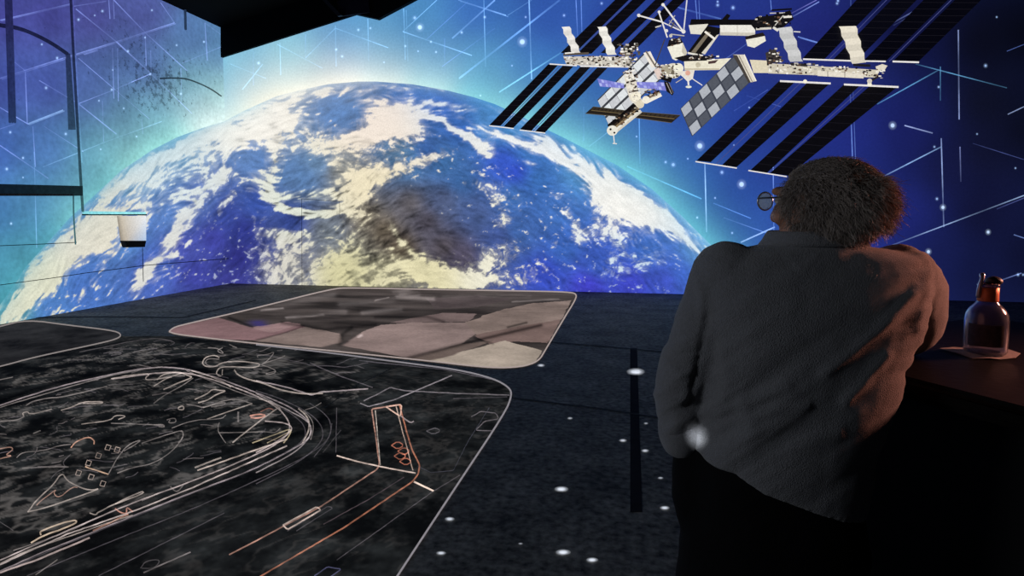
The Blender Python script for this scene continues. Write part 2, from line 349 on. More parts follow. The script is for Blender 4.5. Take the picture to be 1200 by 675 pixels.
BANDS = [  # polyline, half width, strength
    ([(8, 372), (30, 340), (52, 315), (85, 290), (115, 275)], 15, 0.85), ([(20, 360), (60, 320), (75, 300)], 12, 0.4), ([(100, 268), (130, 262)], 14, 0.8), ([(55, 335), (85, 305), (118, 285)], 9, 0.45),
    ([(158, 338), (184, 306), (207, 270), (235, 235), (260, 205)], 8, 0.62), ([(165, 325), (178, 312)], 8, 0.5), ([(200, 282), (215, 255)], 10, 0.2), ([(95, 348), (120, 315), (140, 285)], 6, 0.30), ([(130, 335), (150, 300)], 5, 0.25), ([(180, 330), (205, 300)], 4, 0.25), ([(110, 245), (150, 208), (210, 172), (262, 152)], 9, 0.5), ([(120, 250), (165, 246), (215, 232)], 8, 0.3), ([(60, 300), (95, 255)], 7, 0.3),
    ([(492, 132), (518, 142), (540, 157), (560, 168), (574, 180)], 3.2, 0.85), ([(545, 160), (566, 172)], 5, 0.4), ([(270, 165), (300, 150), (340, 145)], 10, 0.3), ([(286, 226), (305, 242), (325, 256), (352, 262), (385, 258), (400, 252)], 5, -0.75), ([(312, 215), (322, 236), (345, 250), (375, 253), (405, 244), (425, 225)], 4.5, 0.7), ([(316, 232), (340, 243), (375, 240), (400, 236)], 1.6, -.5), ([(330, 236), (360, 245), (396, 243)], 1.3, -.4), ([(258, 250), (275, 228), (296, 222)], 3, .35), ([(262, 262), (290, 240), (312, 262)], 7, -.3), ([(262, 325), (285, 280), (280, 240)], 10, -.25), ([(262, 240), (285, 226), (300, 232)], 5, 0.22), ([(300, 236), (320, 252), (345, 263)], 8, -0.5)]
GX0, GY0, GW_, GH_ = -70, 70, 980, 340
def _bil(A, x, y):
    x = np.clip(x, 0, A.shape[1]-1.001); y = np.clip(y, 0, A.shape[0]-1.001)
    ix, iy = x.astype(int), y.astype(int); fx, fy = x-ix, y-iy
    return (A[iy, ix]*(1-fx)+A[iy, ix+1]*fx)*(1-fy)+(A[iy+1, ix]*(1-fx)+A[iy+1, ix+1]*fx)*fy
def _flow():
    gx, gy = np.meshgrid(np.arange(GW_)+GX0+0.0, np.arange(GH_)+GY0+0.0)
    ex, ey = 440.0, 640.0; r = np.hypot(gx-ex, gy-ey); vx, vy = -(gy-ey)/r, (gx-ex)/r
    for cx, cy, sg, w in ((188, 216, 30, .7), (292, 182, 26, 1.0), (580, 190, 24, 1.2), (735, 300, 28, -1.0), (420, 200, 30, -.7)):
        dx, dy = gx-cx, (gy-cy)*1.15; q = np.hypot(dx, dy)+3; g = w*np.exp(-(q/sg)**2); vx += (-dy+.45*dx)/q*g; vy += (dx+.45*dy)/q*g
    for cx, cy, sx, sy, ux, uy, w in ((352, 204, 34, 26, .80, -.60, 2.0), (315, 215, 14, 26, .45, .9, 2.0), (345, 246, 40, 10, 1, .15, 2.5), (402, 235, 20, 18, .75, -.66, 2.5), (300, 238, 22, 14, .8, .6, 2.2), (455, 262, 60, 50, .72, -.69, 2.4), (400, 300, 45, 30, .8, -.6, 1.6), (510, 300, 40, 30, .75, .66, 1.8), (322, 300, 22, 40, .1, -1, 1.8), (280, 290, 20, 50, .2, -1, 1.4)):
        g = w*np.exp(-((gx-cx)/sx)**2-((gy-cy)/sy)**2); vx += ux*g; vy += uy*g
    wx = fbm(gx/24, gy/24, 4, 131)-.5; wy = fbm(gx/24, gy/24, 4, 177)-.5
    n = np.hypot(vx, vy)+1e-6; vx, vy = vx/n+wx*1.7, vy/n+wy*1.7; n = np.hypot(vx, vy)+1e-6
    return gx, gy, vx/n, vy/n
def _lic(A, vx, vy, L):
    x0, y0 = np.meshgrid(np.arange(GW_)+0.0, np.arange(GH_)+0.0); acc = A.copy(); wt = 1.0
    for sgn in (1, -1):
        x, y = x0.copy(), y0.copy()
        for k in range(1, L+1):
            x = x+sgn*_bil(vx, x, y); y = y+sgn*_bil(vy, x, y); w = 1-k/(L+1.0); acc = acc+w*_bil(A, x, y); wt += w
    acc /= wt; return (acc-acc.mean())/acc.std()
_gx, _gy, _vx, _vy = _flow()
ZC = _lic(fbm(_gx/7.5, _gy/7.5, 3, 201), _vx, _vy, 24)
ZF = _lic(fbm(_gx/2.4, _gy/2.4, 3, 231, .7), _vx, _vy, 7)
def earth_color(px, py):
    base = shepard(px, py, LAND, 9)
    zc = _bil(ZC, px-GX0, py-GY0); zf = _bil(ZF, px-GX0, py-GY0)
    wx = fbm(px/26, py/26, 4, 31)-0.5; wy = fbm(px/26, py/26, 4, 77)-0.5
    n2 = fbm(px/8.0+wx*3, py/6.5+wy*3, 6, 51, 0.68); n2 = (n2-n2.mean())/n2.std()
    n3 = fbm(px/4.2+wx*2, py/3.4+wy*2, 3, 57, 0.6); n3 = (n3-n3.mean())/n3.std()
    k = np.clip((limb_d(px, py)+75)/50, 0.0, 1)                      # streaky near the rim, puffy in the middle
    k = np.maximum(k, np.clip((250-px)/30, 0, 1)); k = np.maximum(k, np.exp(-((px-350)/90)**2-((py-222)/60)**2)); k = np.maximum(k, .8*np.exp(-((px-470)/70)**2-((py-280)/60)**2))
    cov = np.zeros(px.shape)
    for bx, by, rx, ry, an, s in BLOB:
        a = math.radians(an); u = (px-bx)*math.cos(a)+(py-by)*math.sin(a); v = -(px-bx)*math.sin(a)+(py-by)*math.cos(a)
        cov += s*np.exp(-((u/rx)**2+(v/ry)**2))
    for pts, w, s in BANDS:
        cov += s*np.exp(-(segdist(px+wx*10, py+wy*10, pts)/w)**2)
    cov = np.clip(cov, -0.4, 1.05)
    lf = np.clip((430-px)/120, 0, 1)
    zz = k*(0.15*zc+(0.13+.07*lf)*zf+(.07+.05*lf)*n2+.05*lf*n3)+(1-k)*(0.21*n2+0.055*n3+.07*zf)
    t = cov+zz*(1-0.55*np.clip((cov-0.6)/.4, 0, 1))
    a = sstep(0.33, 0.66, t)
    spk = np.exp(-((px-272)/34)**2-((py-295)/42)**2)+np.exp(-((px-232)/30)**2-((py-312)/22)**2)
    a = np.maximum(a, .85*sstep(1.55, 2.3, n3+.5*n2)*np.clip(spk, 0, 1))
    veil = .50*sstep(-0.05, .75, cov+k*(.14*zc+.16*zf)+(1-k)*.2*n2-.06)*sstep(.02, .22, cov)
    a = np.maximum(a, veil)
    cloud = shepard(px, py, [(40, 340, (228, 226, 200)), (120, 270, (226, 220, 202)), (200, 200, (216, 228, 230)), (300, 130, (248, 242, 232)), (440, 145, (246, 232, 218)), (430, 220, (236, 224, 192)), (350, 240, (224, 230, 216)), (340, 310, (216, 212, 200)), (400, 320, (212, 206, 160)), (500, 325, (226, 218, 176)), (575, 310, (236, 232, 212)), (640, 170, (244, 244, 242)), (740, 240, (250, 246, 238)), (520, 105, (225, 232, 240)), (740, 310, (205, 222, 236)), (200, 300, (220, 220, 215)), (270, 310, (170, 180, 215))], 20)
    mid = np.exp(-(((px-440)/95)**2+((py-270)/65)**2))
    base = base*np.clip(1+(.09+.13*mid)*zf+(.06+.12*mid)*zc+.06*n3+.14*mid*n2, .25, 2)[..., None]
    left = np.exp(-((px-360)/110)**2-((py-235)/75)**2)
    dk = np.clip(1+.05*zf-.9*left*np.clip(-zf-.75, 0, 1.1)*.75-.20*mid*np.clip(-zc-.3, 0, 1.2)-.3*mid*np.clip(-n2-.4, 0, 1.2), .2, 1.15)
    solid = np.exp(-((px-452)/42)**2-((py-146)/24)**2)
    cl = cloud*(1*solid+dk*(1-solid))[..., None]
    col = base*(1-a[..., None])+cl*a[..., None]
    d = np.maximum(-limb_d(px, py), 0)                                # bright air along the rim
    wr = np.interp(px, [0, 200, 300, 420, 520, 700, 840], [6, 6, 7, 4, 6, 6, 6])
    rim = (np.exp(-d/wr)*np.interp(px, [0, 150, 260, 330, 430, 520, 840], [.8, .75, .85, .85, .6, .7, .8]))[..., None]
    rc = shepard(px, py, [(0, 350, (84, 165, 185)), (100, 236, (110, 180, 205)), (200, 165, (130, 190, 215)), (280, 133, (200, 228, 235)), (340, 108, (235, 240, 235)), (400, 97, (205, 215, 222)), (480, 99, (110, 150, 195)), (600, 130, (84, 160, 214)), (720, 192, (110, 190, 225)), (830, 284, (140, 205, 235))], 20)
    haze = (.25*np.exp(-d/28))[..., None]
    col = col*(1-haze)+rc*haze
    return col*(1-rim)+rc*rim

def surf(name, pts, colf, m, chipf=None):
    """pts (nr, nc, 3) grid on a wall, coloured by what the projector throws there"""
    nr, nc = pts.shape[:2]; V = pts.reshape(-1, 3); px, py = project(V)
    return mk(name, V, grid_faces(nr, nc), m, vcol=colf(px, py), attrs=None if chipf is None else {'chip': chipf(px, py)})
ZT = float(leftpt(258, 32)[2])
_b1, _b2 = backpt(262, 68), backpt(418, 18)
SL = float((_b2[2]-_b1[2])/(_b2[0]-_b1[0]))
XR = float(backpt(1200, 340)[0])+2.2
YN = -2.6
ZTOP = 8.2
def ceil_z(X): return np.minimum(ZT+SL*(X-XL), ZTOP)
xs = np.linspace(XL, XR, 260); tt = np.linspace(0, 1, 130)
P = np.zeros((130, 260, 3)); P[..., 0] = xs[None]; P[..., 1] = YB; P[..., 2] = tt[:, None]*ceil_z(xs)[None]
struct(surf('wall_back', P, sky_back, M_SKY))
ys = np.linspace(YN, YB, 260)[::-1]
ysv = ys
P = np.zeros((110, 260, 3)); P[..., 0] = XL; P[..., 1] = ys[::-1][None]; P[..., 2] = np.linspace(0, 1, 110)[:, None]*ZT
def left_safe(px, py): return sky_left(np.clip(np.nan_to_num(px, nan=-300), -300, 300), np.clip(np.nan_to_num(py), -200, 500))
def chip(px, py):
    px = np.clip(px, -400, 400); py = np.clip(py, -300, 600)
    return 0.17*np.exp(-(((px-185)/55)**2+((py-100)/42)**2))+0.08*np.exp(-(((px-140)/60)**2+((py-40)/40)**2))+0.03
_lw = surf('wall_left', P, left_safe, M_SKYL, chip); struct(_lw)
# behind the lens the picture is simply dark
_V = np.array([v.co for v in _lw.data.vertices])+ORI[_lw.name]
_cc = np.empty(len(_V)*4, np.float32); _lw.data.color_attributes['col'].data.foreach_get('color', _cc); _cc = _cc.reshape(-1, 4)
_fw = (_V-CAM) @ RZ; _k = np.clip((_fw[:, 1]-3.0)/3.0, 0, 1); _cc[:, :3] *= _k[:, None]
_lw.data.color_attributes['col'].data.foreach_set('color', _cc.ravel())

def earth_cols(bases, edge, nr):
    """columns of a wall from floor to the rim of the planet"""
    out = []
    for base in bases:
        zs = np.linspace(0.0, ZTOP, 500)
        L = np.repeat(base[None], 500, 0); L[:, 2] = zs
        qx, qy = project(L); ins = qy > limb(qx)
        k = np.where(ins)[0]; zt = 0.0
        if len(k): zt = zs[k.max()]
        if len(k) and k.max() < 499:                       # refine
            i = k.max(); a = limb(qx[i])-qy[i]; b = limb(qx[i+1])-qy[i+1]; zt = zs[i]+(zs[i+1]-zs[i])*(-a)/(b-a+1e-9)
        c = np.repeat(base[None], nr, 0); c[:, 2] = np.linspace(0.0, min(zt, ZT if edge == 'l' else 99), nr); out.append(c)
    return np.array(out).transpose(1, 0, 2)
cl_ = project(np.array([XL, YB, 1.2]))[0]
_x0, _x1 = float(project(np.array([XL, YB, 0.0]))[0]), 0
_cor = np.array([XL+.006, YB-.006, 0.0])
PL = earth_cols([leftpt(x, 345.0, .006) for x in np.linspace(-60, _x0-.9, 330)]+[_cor], 'l', 190)
PB = earth_cols([_cor]+[backpt(x, 345.0, .006) for x in np.linspace(_x0+.9, 884, 640)], 'b', 250)
VL, VB = PL.reshape(-1, 3), PB.reshape(-1, 3)
VV = np.concatenate([VL, VB]); qx, qy = project(VV)
FF = np.concatenate([grid_faces(190, 331), grid_faces(250, 641, len(VL))])
earth = mk('projected_planet', VV, FF, M_EARTH, vcol=earth_color(qx, qy))
tag(earth, 'huge blue planet with white swirling clouds projected across the room corner', 'projection')

# ------------------------------------------------------------------ ceiling, other walls, roof edge
V = [(XL, YN, ZT), (XL, YB, ZT)]
xk = XL+(ZTOP-ZT)/SL
V += [(xk, YN, ZTOP), (xk, YB, ZTOP), (XR, YN, ZTOP), (XR, YB, ZTOP)]
struct(mk('ceiling', V, [(0, 1, 3, 2), (2, 3, 5, 4)], M_BLACK))
struct(mk('wall_right', [(XR, YN, 0), (XR, YB, 0), (XR, YB, ZTOP), (XR, YN, ZTOP)], [(0, 1, 2, 3)], M_BLACK))
def prism(poly, off0, off1, f=backpt):
    n = len(poly); a = [f(x, y, off0) for x, y in poly]
    b = [p+np.array([0, -(off1-off0), 0]) if f is backpt else p+np.array([off1-off0, 0, 0]) for p in a]
    V = np.array(a+b); Fc = [tuple(range(n)), tuple(range(2*n-1, n-1, -1))]+[(i, (i+1) % n, n+(i+1) % n, n+i) for i in range(n)]
    return V, Fc
V, Fc = prism([(261, 68), (418, 18), (428, 15), (436, -22), (300, 10), (261, 22)], 0.0, 0.07)
struct(mk('trim_1', V, Fc, M_BLACK))
V, Fc = prism([(418, 18), (445, 24), (492, -1), (500, -40), (425, -30)], 0.0, 0.10)
struct(mk('trim_2', V, Fc, M_BLACK2))
mb = MB()
V, Fc = prism([(371, -8), (376, -8), (402, 19), (397, 20)], 0.16, 0.22); mb.add(V, Fc)
tag(mb.build('hanging_rail', M_DARKMETAL), 'thin dark rail slanting across the black roof edge above the back wall', 'rail')
V, Fc = prism([(396, 2), (432, -6), (434, 15), (398, 20)], 0.11, 0.15)
tag(mk('roof_panel', V, Fc, pbr('plum_panel', (34, 28, 40), 0.8, 0.2, noise=0.3)), 'dim plum panel fixed to the black roof edge', 'panel')

# floor
m, n, l, out = mat('dark_floor'); M_FLOOR = m
b = n.new('ShaderNodeBsdfPrincipled'); l.new(b.outputs[0], out.inputs['Surface'])
tc = n.new('ShaderNodeTexCoord'); n1 = n.new('ShaderNodeTexNoise'); n1.inputs['Scale'].default_value = 2.6; n1.inputs['Detail'].default_value = 8; n1.inputs['Roughness'].default_value = 0.7
n2 = n.new('ShaderNodeTexNoise'); n2.inputs['Scale'].default_value = 24; n2.inputs['Detail'].default_value = 3
l.new(tc.outputs['Object'], n1.inputs['Vector']); l.new(tc.outputs['Object'], n2.inputs['Vector'])
ad = n.new('ShaderNodeMath'); ad.operation = 'MULTIPLY'; l.new(n1.outputs['Fac'], ad.inputs[0]); l.new(n2.outputs['Fac'], ad.inputs[1])
cr = n.new('ShaderNodeValToRGB'); cr.color_ramp.elements[0].position = 0.14; cr.color_ramp.elements[0].color = (0.034, 0.0325, 0.030, 1)
cr.color_ramp.elements[1].position = 0.40; cr.color_ramp.elements[1].color = (0.30, 0.285, 0.25, 1)
l.new(ad.outputs[0], cr.inputs[0]); l.new(cr.outputs[0], b.inputs['Base Color'])
b.inputs['Roughness'].default_value = 0.72; b.inputs['Specular IOR Level'].default_value = 0.12
bp = n.new('ShaderNodeBump'); bp.inputs['Strength'].default_value = 0.25; bp.inputs['Distance'].default_value = 0.01
l.new(n2.outputs['Fac'], bp.inputs['Height']); l.new(bp.outputs[0], b.inputs['Normal'])
struct(mk('floor', [(XL, YN, 0), (XR, YN, 0), (XR, YB, 0), (XL, YB, 0)], [(0, 1, 2, 3)], M_FLOOR, origin=(0, 0, 0)))

# ------------------------------------------------------------------ flat picture pieces
def strip(mb, f, pts, w, col, w2=None):
    """ribbon along a polyline drawn on a surface; w in 1/700 of the viewing distance"""
    pts = np.asarray(pts, float)
    d = np.gradient(pts, axis=0); d /= (np.linalg.norm(d, axis=1)[:, None]+1e-9); nn = np.stack([-d[:, 1], d[:, 0]], -1)
    ww = np.linspace(w, w if w2 is None else w2, len(pts))[:, None]/2
    A = f(pts[:, 0]+(nn*ww)[:, 0], pts[:, 1]+(nn*ww)[:, 1]); B = f(pts[:, 0]-(nn*ww)[:, 0], pts[:, 1]-(nn*ww)[:, 1])
    V = np.concatenate([A, B]); k = len(pts)
    mb.add(V, [(i, i+1, k+i+1, k+i) for i in range(k-1)], col)
def dense(pts, step=6):
    pts = np.asarray(pts, float); o = []
    for a, b in zip(pts[:-1], pts[1:]):
        k = max(1, int(np.hypot(*(b-a))/step)); o += [a+(b-a)*i/k for i in range(k)]
    return np.array(o+[pts[-1]])
def smooth_poly(pts, k=3):
    pts = np.asarray(pts, float)
    for _ in range(k):
        q = [pts[0]]
        for a, b in zip(pts[:-1], pts[1:]): q += [0.75*a+0.25*b, 0.25*a+0.75*b]
        pts = np.array(q+[pts[-1]])
    return pts
GO = 0.012
fb = lambda x, y: backpt(x, y, GO); fl = lambda x, y: leftpt(x, y, GO)
net = MB(); netl = MB()
def line(f, pts, w=1.3, c=(90, 130, 190), dbl=0):
    p = dense(pts, 5); k = .62+.38*np.array([math.sin(i*.31+w*9+p[0][0]) for i in range(len(p))])
    cc = (lin(c)*1.0)[None]*np.repeat(k[:, None], 3, 1); cc = np.concatenate([cc, cc]); tgt_net = net if f is fb else netl
    strip(tgt_net, f, p, w*.82, cc)
    if dbl: strip(tgt_net, f, p+np.array([dbl, 0.6*dbl]), w*0.65, cc*.6)
LB, LR, LD = (105, 150, 190), (100, 130, 190), (70, 90, 150)
for p, w, c, d in [([(328, 50), (329, 88)], 1.2, LB, 0), ([(393, 30), (394, 78)], 1.4, LB, 0), ([(431, 22), (432, 72)], 1.2, LB, 0), ([(473, 10), (475, 70)], 1.5, LB, 3), ([(567, 0), (569, 78)], 1.2, LB, 0), ([(620, 0), (623, 93)], 1.8, (130, 175, 215), 0), ([(521, 45), (521, 85)], 1, LD, 0),
    ([(393, 33), (358, 68)], 1.4, LB, 0), ([(393, 33), (455, 56)], 1.4, LB, 0), ([(325, 52), (378, 80)], 1.2, LB, 0), ([(472, 37), (553, 65)], 1.6, (120, 165, 210), 0), ([(472, 37), (512, 0)], 1.2, LB, 0), ([(500, 46), (548, 2)], 1, LD, 0), ([(530, 45), (580, 0)], 2.2, (120, 160, 210), 0), ([(537, 0), (593, 18)], 1.5, (120, 160, 210), 2.5), ([(595, 18), (623, 0)], 1.3, LB, 0), ([(538, 92), (656, 0)], 2.6, (105, 150, 205), 0), ([(585, 108), (668, 55)], 2.0, (120, 190, 215), 0), ([(518, 78), (580, 33)], 1.2, LD, 0), ([(284, 105), (308, 75)], 1.4, LB, 0), ([(270, 75), (312, 92)], 1.1, LB, 0), ([(297, 60), (297, 100)], 1, LD, 0), ([(358, 40), (358, 70)], 1, LD, 0),
    ([(675, 0), (677, 45)], 1.3, LR, 0), ([(681, 0), (682, 42)], 1.3, LR, 0), ([(997, 0), (997, 15)], 1.4, LR, 0), ([(996, 98), (999, 185)], 1.4, LR, 3.5), ([(1123, 0), (1123, 10)], 1.8, LR, 0), ([(1123, 35), (1124, 140)], 1.8, (130, 145, 190), 0), ([(1125, 172), (1126, 213)], 1.6, (110, 120, 165), 0), ([(1102, 78), (1102, 118)], 1.4, (90, 150, 190), 0), ([(1103, 162), (1106, 266)], 1.7, (140, 160, 205), 0), ([(1028, 122), (1100, 82)], 1.6, (90, 150, 190), 0), ([(1073, 75), (1180, 103)], 1.4, (90, 150, 190), 0), ([(1060, 147), (1093, 156)], 1.8, (150, 165, 205), 0), ([(1033, 208), (1103, 172)], 1.7, (130, 165, 205), 0), ([(1025, 295), (1200, 229)], 1.6, (140, 165, 200), 0), ([(1044, 28), (1095, 0)], 1.8, (110, 125, 180), 3), ([(1181, 134), (1200, 125)], 1.5, (120, 135, 170), 0), ([(1140, 168), (1200, 187)], 1.0, (60, 70, 120), 0), ([(1168, 245), (1200, 232)], 1.4, (70, 80, 130), 0), ([(1160, 333), (1197, 320)], 1.5, (110, 130, 185), 0), ([(1188, 275), (1200, 279)], 1.5, (90, 110, 160), 0), ([(923, 18), (957, 0)], 1.3, (120, 120, 185), 0), ([(928, 20), (960, 2)], 1.5, (120, 140, 195), 0), ([(935, 43), (959, 50)], 1.6, (100, 130, 190), 2.5),
    ([(749, 138), (750, 192)], 1.4, (90, 140, 195), 0), ([(826, 190), (828, 272)], 1.7, (150, 190, 225), 0), ([(690, 172), (716, 152)], 1.3, LB, 0), ([(735, 195), (822, 233)], 1.8, (90, 160, 200), 0), ([(836, 238), (880, 256)], 1.3, (80, 120, 185), 0), ([(684, 125), (684, 165)], 1.2, LD, 0), ([(793, 8), (845, 22)], 1.6, (95, 130, 190), 3), ([(815, 0), (817, 24)], 1.1, LR, 0), ([(819, 0), (820, 24)], 1.1, LR, 0), ([(846, 72), (877, 50)], 1.3, LR, 0), ([(868, 284), (908, 266)], 2, (150, 180, 215), 0), ([(848, 255), (912, 278)], 1.2, LR, 0), ([(906, 190), (907, 285)], 1.4, (110, 140, 200), 0), ([(903, 0), (904, 12)], 1, LR, 0), ([(860, 130), (900, 105)], 1.2, LD, 0), ([(875, 112), (915, 125)], 1, LD, 0), ([(1180, 60), (1200, 52)], 1, LD, 0)]:
    line(fb, p, w, c, d)
T = lambda pts: [(x/3.374, y/3.374) for x, y in pts]
LL = (105, 120, 175)
for p, w, c, d in [([(0, 80), (280, 15)], 1.5, LL, 1.5), ([(0, 310), (250, 230)], 1.8, LL, 2), ([(250, 230), (460, 165), (690, 90)], 1.5, LL, 1.6), ([(300, 35), (460, 165)], 1.5, LL, 0), ([(460, 165), (600, 295)], 1.8, LL, 1.6), ([(600, 295), (760, 450)], 1.0, LL, 0), ([(450, 0), (580, 135), (740, 280)], 1.4, LL, 0), ([(155, 318), (310, 410), (460, 530)], 1.5, LL, 0), ([(0, 425), (110, 490)], 1.4, LL, 1.4), ([(110, 490), (250, 435)], 2.0, (120, 150, 185), 1.6), ([(45, 235), (100, 280)], 1.1, LL, 0), ([(100, 285), (108, 490)], 1.5, LL, 0), ([(130, 500), (140, 660)], 1.2, LL, 0), ([(310, 410), (450, 355), (595, 292)], 1.2, LL, 0), ([(445, 190), (450, 390)], 1.2, LL, 0), ([(465, 190), (468, 400)], 1.2, LL, 0), ([(430, 0), (435, 75)], 1.2, LL, 0), ([(448, 0), (452, 75)], 1.2, LL, 0), ([(575, 140), (578, 260)], 1.2, LL, 0), ([(310, 230), (450, 350), (590, 470)], 1.0, LL, 0), ([(635, 10), (690, 90)], 1.0, LL, 0), ([(720, 250), (875, 185)], 1.1, LL, 0), ([(715, 270), (718, 400)], 1.2, LL, 0), ([(810, 90), (820, 240)], 1.2, LL, 0), ([(0, 575), (140, 670), (190, 705)], 1.6, LL, 1.2), ([(0, 510), (60, 490)], 1.1, LL, 0), ([(170, 660), (420, 560), (640, 480)], 1.3, (90, 120, 150), 0), ([(175, 500), (330, 600)], 1.0, LL, 0), ([(405, 400), (410, 560)], 1.0, LL, 0), ([(560, 470), (565, 530)], 1.0, LL, 0), ([(290, 25), (420, 5)], 1.3, LL, 0), ([(810, 90), (878, 140)], 1.0, LL, 0), ([(330, 215), (385, 198)], 1.3, LL, 1), ([(520, 325), (600, 290)], 1.2, LL, 0), ([(596, 200), (598, 280)], 1, LL, 0), ([(135, 600), (145, 980)], 1.4, (90, 120, 160), 0)]:
    line(fl, T(p), w, c, d)
tag(net.build('projected_line_network', M_GLOW), 'web of thin pale lines projected over the blue sky on the back wall', 'projection', kind='stuff')
tag(netl.build('projected_line_network', M_GLOW), 'web of thin pale lines projected over the left wall', 'projection', kind='stuff')

def star(mb, f, x, y, r, c=(200, 225, 255), n=14):
    V = [f(x, y)]; cc = [lin(c)]
    for q, k in ((0.45, 0.9), (0.66, 0.20), (1.38, 0.0)):
        for i in range(n):
            a = 2*math.pi*i/n; V.append(f(x+r*q*math.cos(a), y+r*q*math.sin(a)*1.08)); cc.append(lin(c)*k)
    Fc = [(0, 1+i, 1+(i+1) % n) for i in range(n)]
    for g in range(2):
        o = 1+g*n; Fc += [(o+i, o+n+i, o+n+(i+1) % n, o+(i+1) % n) for i in range(n)]
    mb.add(np.array(V), Fc, np.array(cc))
fb2 = lambda x, y: backpt(x, y, GO+0.003); fl2 = lambda x, y: leftpt(x, y, GO+0.003)
for x, y, r, lab in [(612, 49, 7, 'bright star dot left of the solar arrays on the back wall'), (492, 32, 6, 'bright star dot right of the black roof edge'), (820, 171, 7, 'brightest star dot below the checkered panel of the space station'), (869, 216, 6.5, 'bright star dot left of the man\'s head'), (1046, 147, 5.5, 'star dot alone above right of the man\'s head'), (1105, 243, 4.5, 'star dot on a vertical line right of the man\'s head'), (1088, 295, 4.5, 'star dot just above the man\'s right shoulder'), (1158, 272, 4, 'star dot high above the bottle')]:
    mb = MB(); star(mb, fb2, x, y, r*.72); tag(mb.build('projected_star', M_GLOW), 'white '+lab, 'star', 'bright stars on the back wall')
sf = MB()
for x, y, r in [(486, 21, 4), (789, 193, 4.5), (780, 190, 3), (846, 202, 4), (817, 255, 2.5), (858, 273, 2.5), (1098, 233, 3), (1155, 77, 3.5), (981, 4, 3), (982, 1, 3), (661, 18, 3), (705, 4, 3), (841, 6, 3.5), (859, 9, 4), (841, 2, 2.5), (394, 58, 3), (401, 66, 3), (303, 74, 3.5), (420, 35, 3), (434, 33, 2.5), (475, 54, 2.5), (505, 49, 2.5), (511, 61, 2.5), (541, 38, 3), (490, 60, 2), (563, 112, 2), (1100, 102, 2.5), (1193, 322, 3), (838, 232, 2.2), (878, 126, 2), (806, 186, 2), (746, 160, 2), (616, 20, 2.5), (568, 20, 3), (600, 77, 2), (1145, 157, 2), (1190, 197, 2), (902, 235, 2.5), (1199, 322, 2.5), (450, 12, 2), (1095, 172, 2.5), (1168, 20, 2), (860, 170, 1.8), (880, 200, 1.8), (450, 73, 2)]:
    star(sf, fb2, x, y, r*.66, (150, 180, 225))
for x, y, r in [(120, 13, 3), (92, 23, 3), (67, 68, 3.2), (54, 103, 3.5), (8, 198, 3.5), (77, 157, 3.2), (27, 185, 3), (131, 105, 3), (150, 60, 3), (176, 87, 2.5), (178, 12, 2.5), (207, 53, 2.5), (239, 49, 2.5), (12, 155, 3), (212, 110, 3), (49, 52, 2.5), (111, 18, 2), (13, 262, 3), (116, 118, 2.2), (145, 127, 2.2), (170, 44, 2), (118, 175, 2), (160, 160, 2), (95, 176, 2.5), (27, 208, 2), (132, 82, 2)]:
    star(sf, fl2, x, y, r*.66, (150, 180, 215))
tag(sf.build('projected_starfield', M_GLOW), 'scattering of faint tiny star dots projected over both walls', 'projection', kind='stuff')

# ------------------------------------------------------------------ projected space station (flat light on the back wall)
ST = empty('projected_space_station', backpt(790, 110, 0.02), 'white space station with long black solar arrays projected on the back wall', 'projection')
_lay = [0.02]
def part(name, polys, label=None, parent=None):
    """polys: list of (outline, colour or list of colours); each piece one step nearer the viewer than the last"""
    mb = MB()
    for pl, c in polys:
        _lay[0] += 0.0004
        V = np.array([backpt(x, y, _lay[0]) for x, y in pl])
        cc = lin(c); mb.add(V, [tuple(range(len(pl)))], cc)
    o = mb.build(name, M_PIC, parent or ST)
    if label: o['label'] = label
    return o
def lerp(a, b, t): return (a[0]+(b[0]-a[0])*t, a[1]+(b[1]-a[1])*t)
def quad(a, b, c, d, u0, u1, v0, v1):
    P = lambda u, v: lerp(lerp(a, b, u), lerp(d, c, u), v)
    return [P(u0, v0), P(u1, v0), P(u1, v1), P(u0, v1)]
def bar(p, q, w):
    dx, dy = q[0]-p[0], q[1]-p[1]; L = math.hypot(dx, dy)+1e-9; nx, ny = -dy/L*w/2, dx/L*w/2
    return [(p[0]+nx, p[1]+ny), (q[0]+nx, q[1]+ny), (q[0]-nx, q[1]-ny), (p[0]-nx, p[1]-ny)]
def disc(x, y, r, k=14, e=1.0): return [(x+r*math.cos(6.2832*i/k), y+r*e*math.sin(6.2832*i/k)) for i in range(k)]
BK, BK2 = (10, 9, 14), (7, 7, 16)
def blanket(t0, t1, b0, b1, c, frames=True):
    P = [([t0, t1, b1, b0], c)]
    for k in range(1, 12):
        P.append((bar(lerp(t0, b0, k/12), lerp(t1, b1, k/12), 0.35), (30, 28, 36)))
    return P
def array(tops, bots, c, end, rails=()):
    P = []
    for (t0, t1), (b0, b1) in zip(tops, bots): P += blanket(t0, t1, b0, b1, c)
    mast = bar(lerp(tops[0][1], tops[1][0], .5), lerp(bots[0][1], bots[1][0], .5), 0.8)
    P.append((mast, (70, 75, 130)))
    for p, q, w, cc in end: P.append((bar(p, q, w), cc))
    return part('solar_array', P)
W = (232, 228, 224)
array([((642.4, 75.4), (654, 76.2)), ((659.5, 77), (672, 77.8))], [((573.3, 146.7), (586.7, 147.5)), ((589.9, 148.3), (601.4, 150))], BK, [((573, 147.3), (602, 150.6), 1.2, W)])
array([((679.8, 78.5), (692, 78.5)), ((700, 79), (712, 79.5))], [((609.4, 151.5), (622.7, 153.4)), ((626.7, 154.2), (638.7, 155.3))], BK, [((609, 152.3), (639, 156), 1.2, W)])
array([((735, -14), (751, -14)), ((755, -14), (771, -14))], [((657, 62), (673, 63)), ((677, 62), (693, 63))], BK, [])
array([((782, -14), (795, -14)), ((802, -14), (817, -14))], [((704, 62), (717, 63)), ((724, 63), (739, 64))], BK, [])
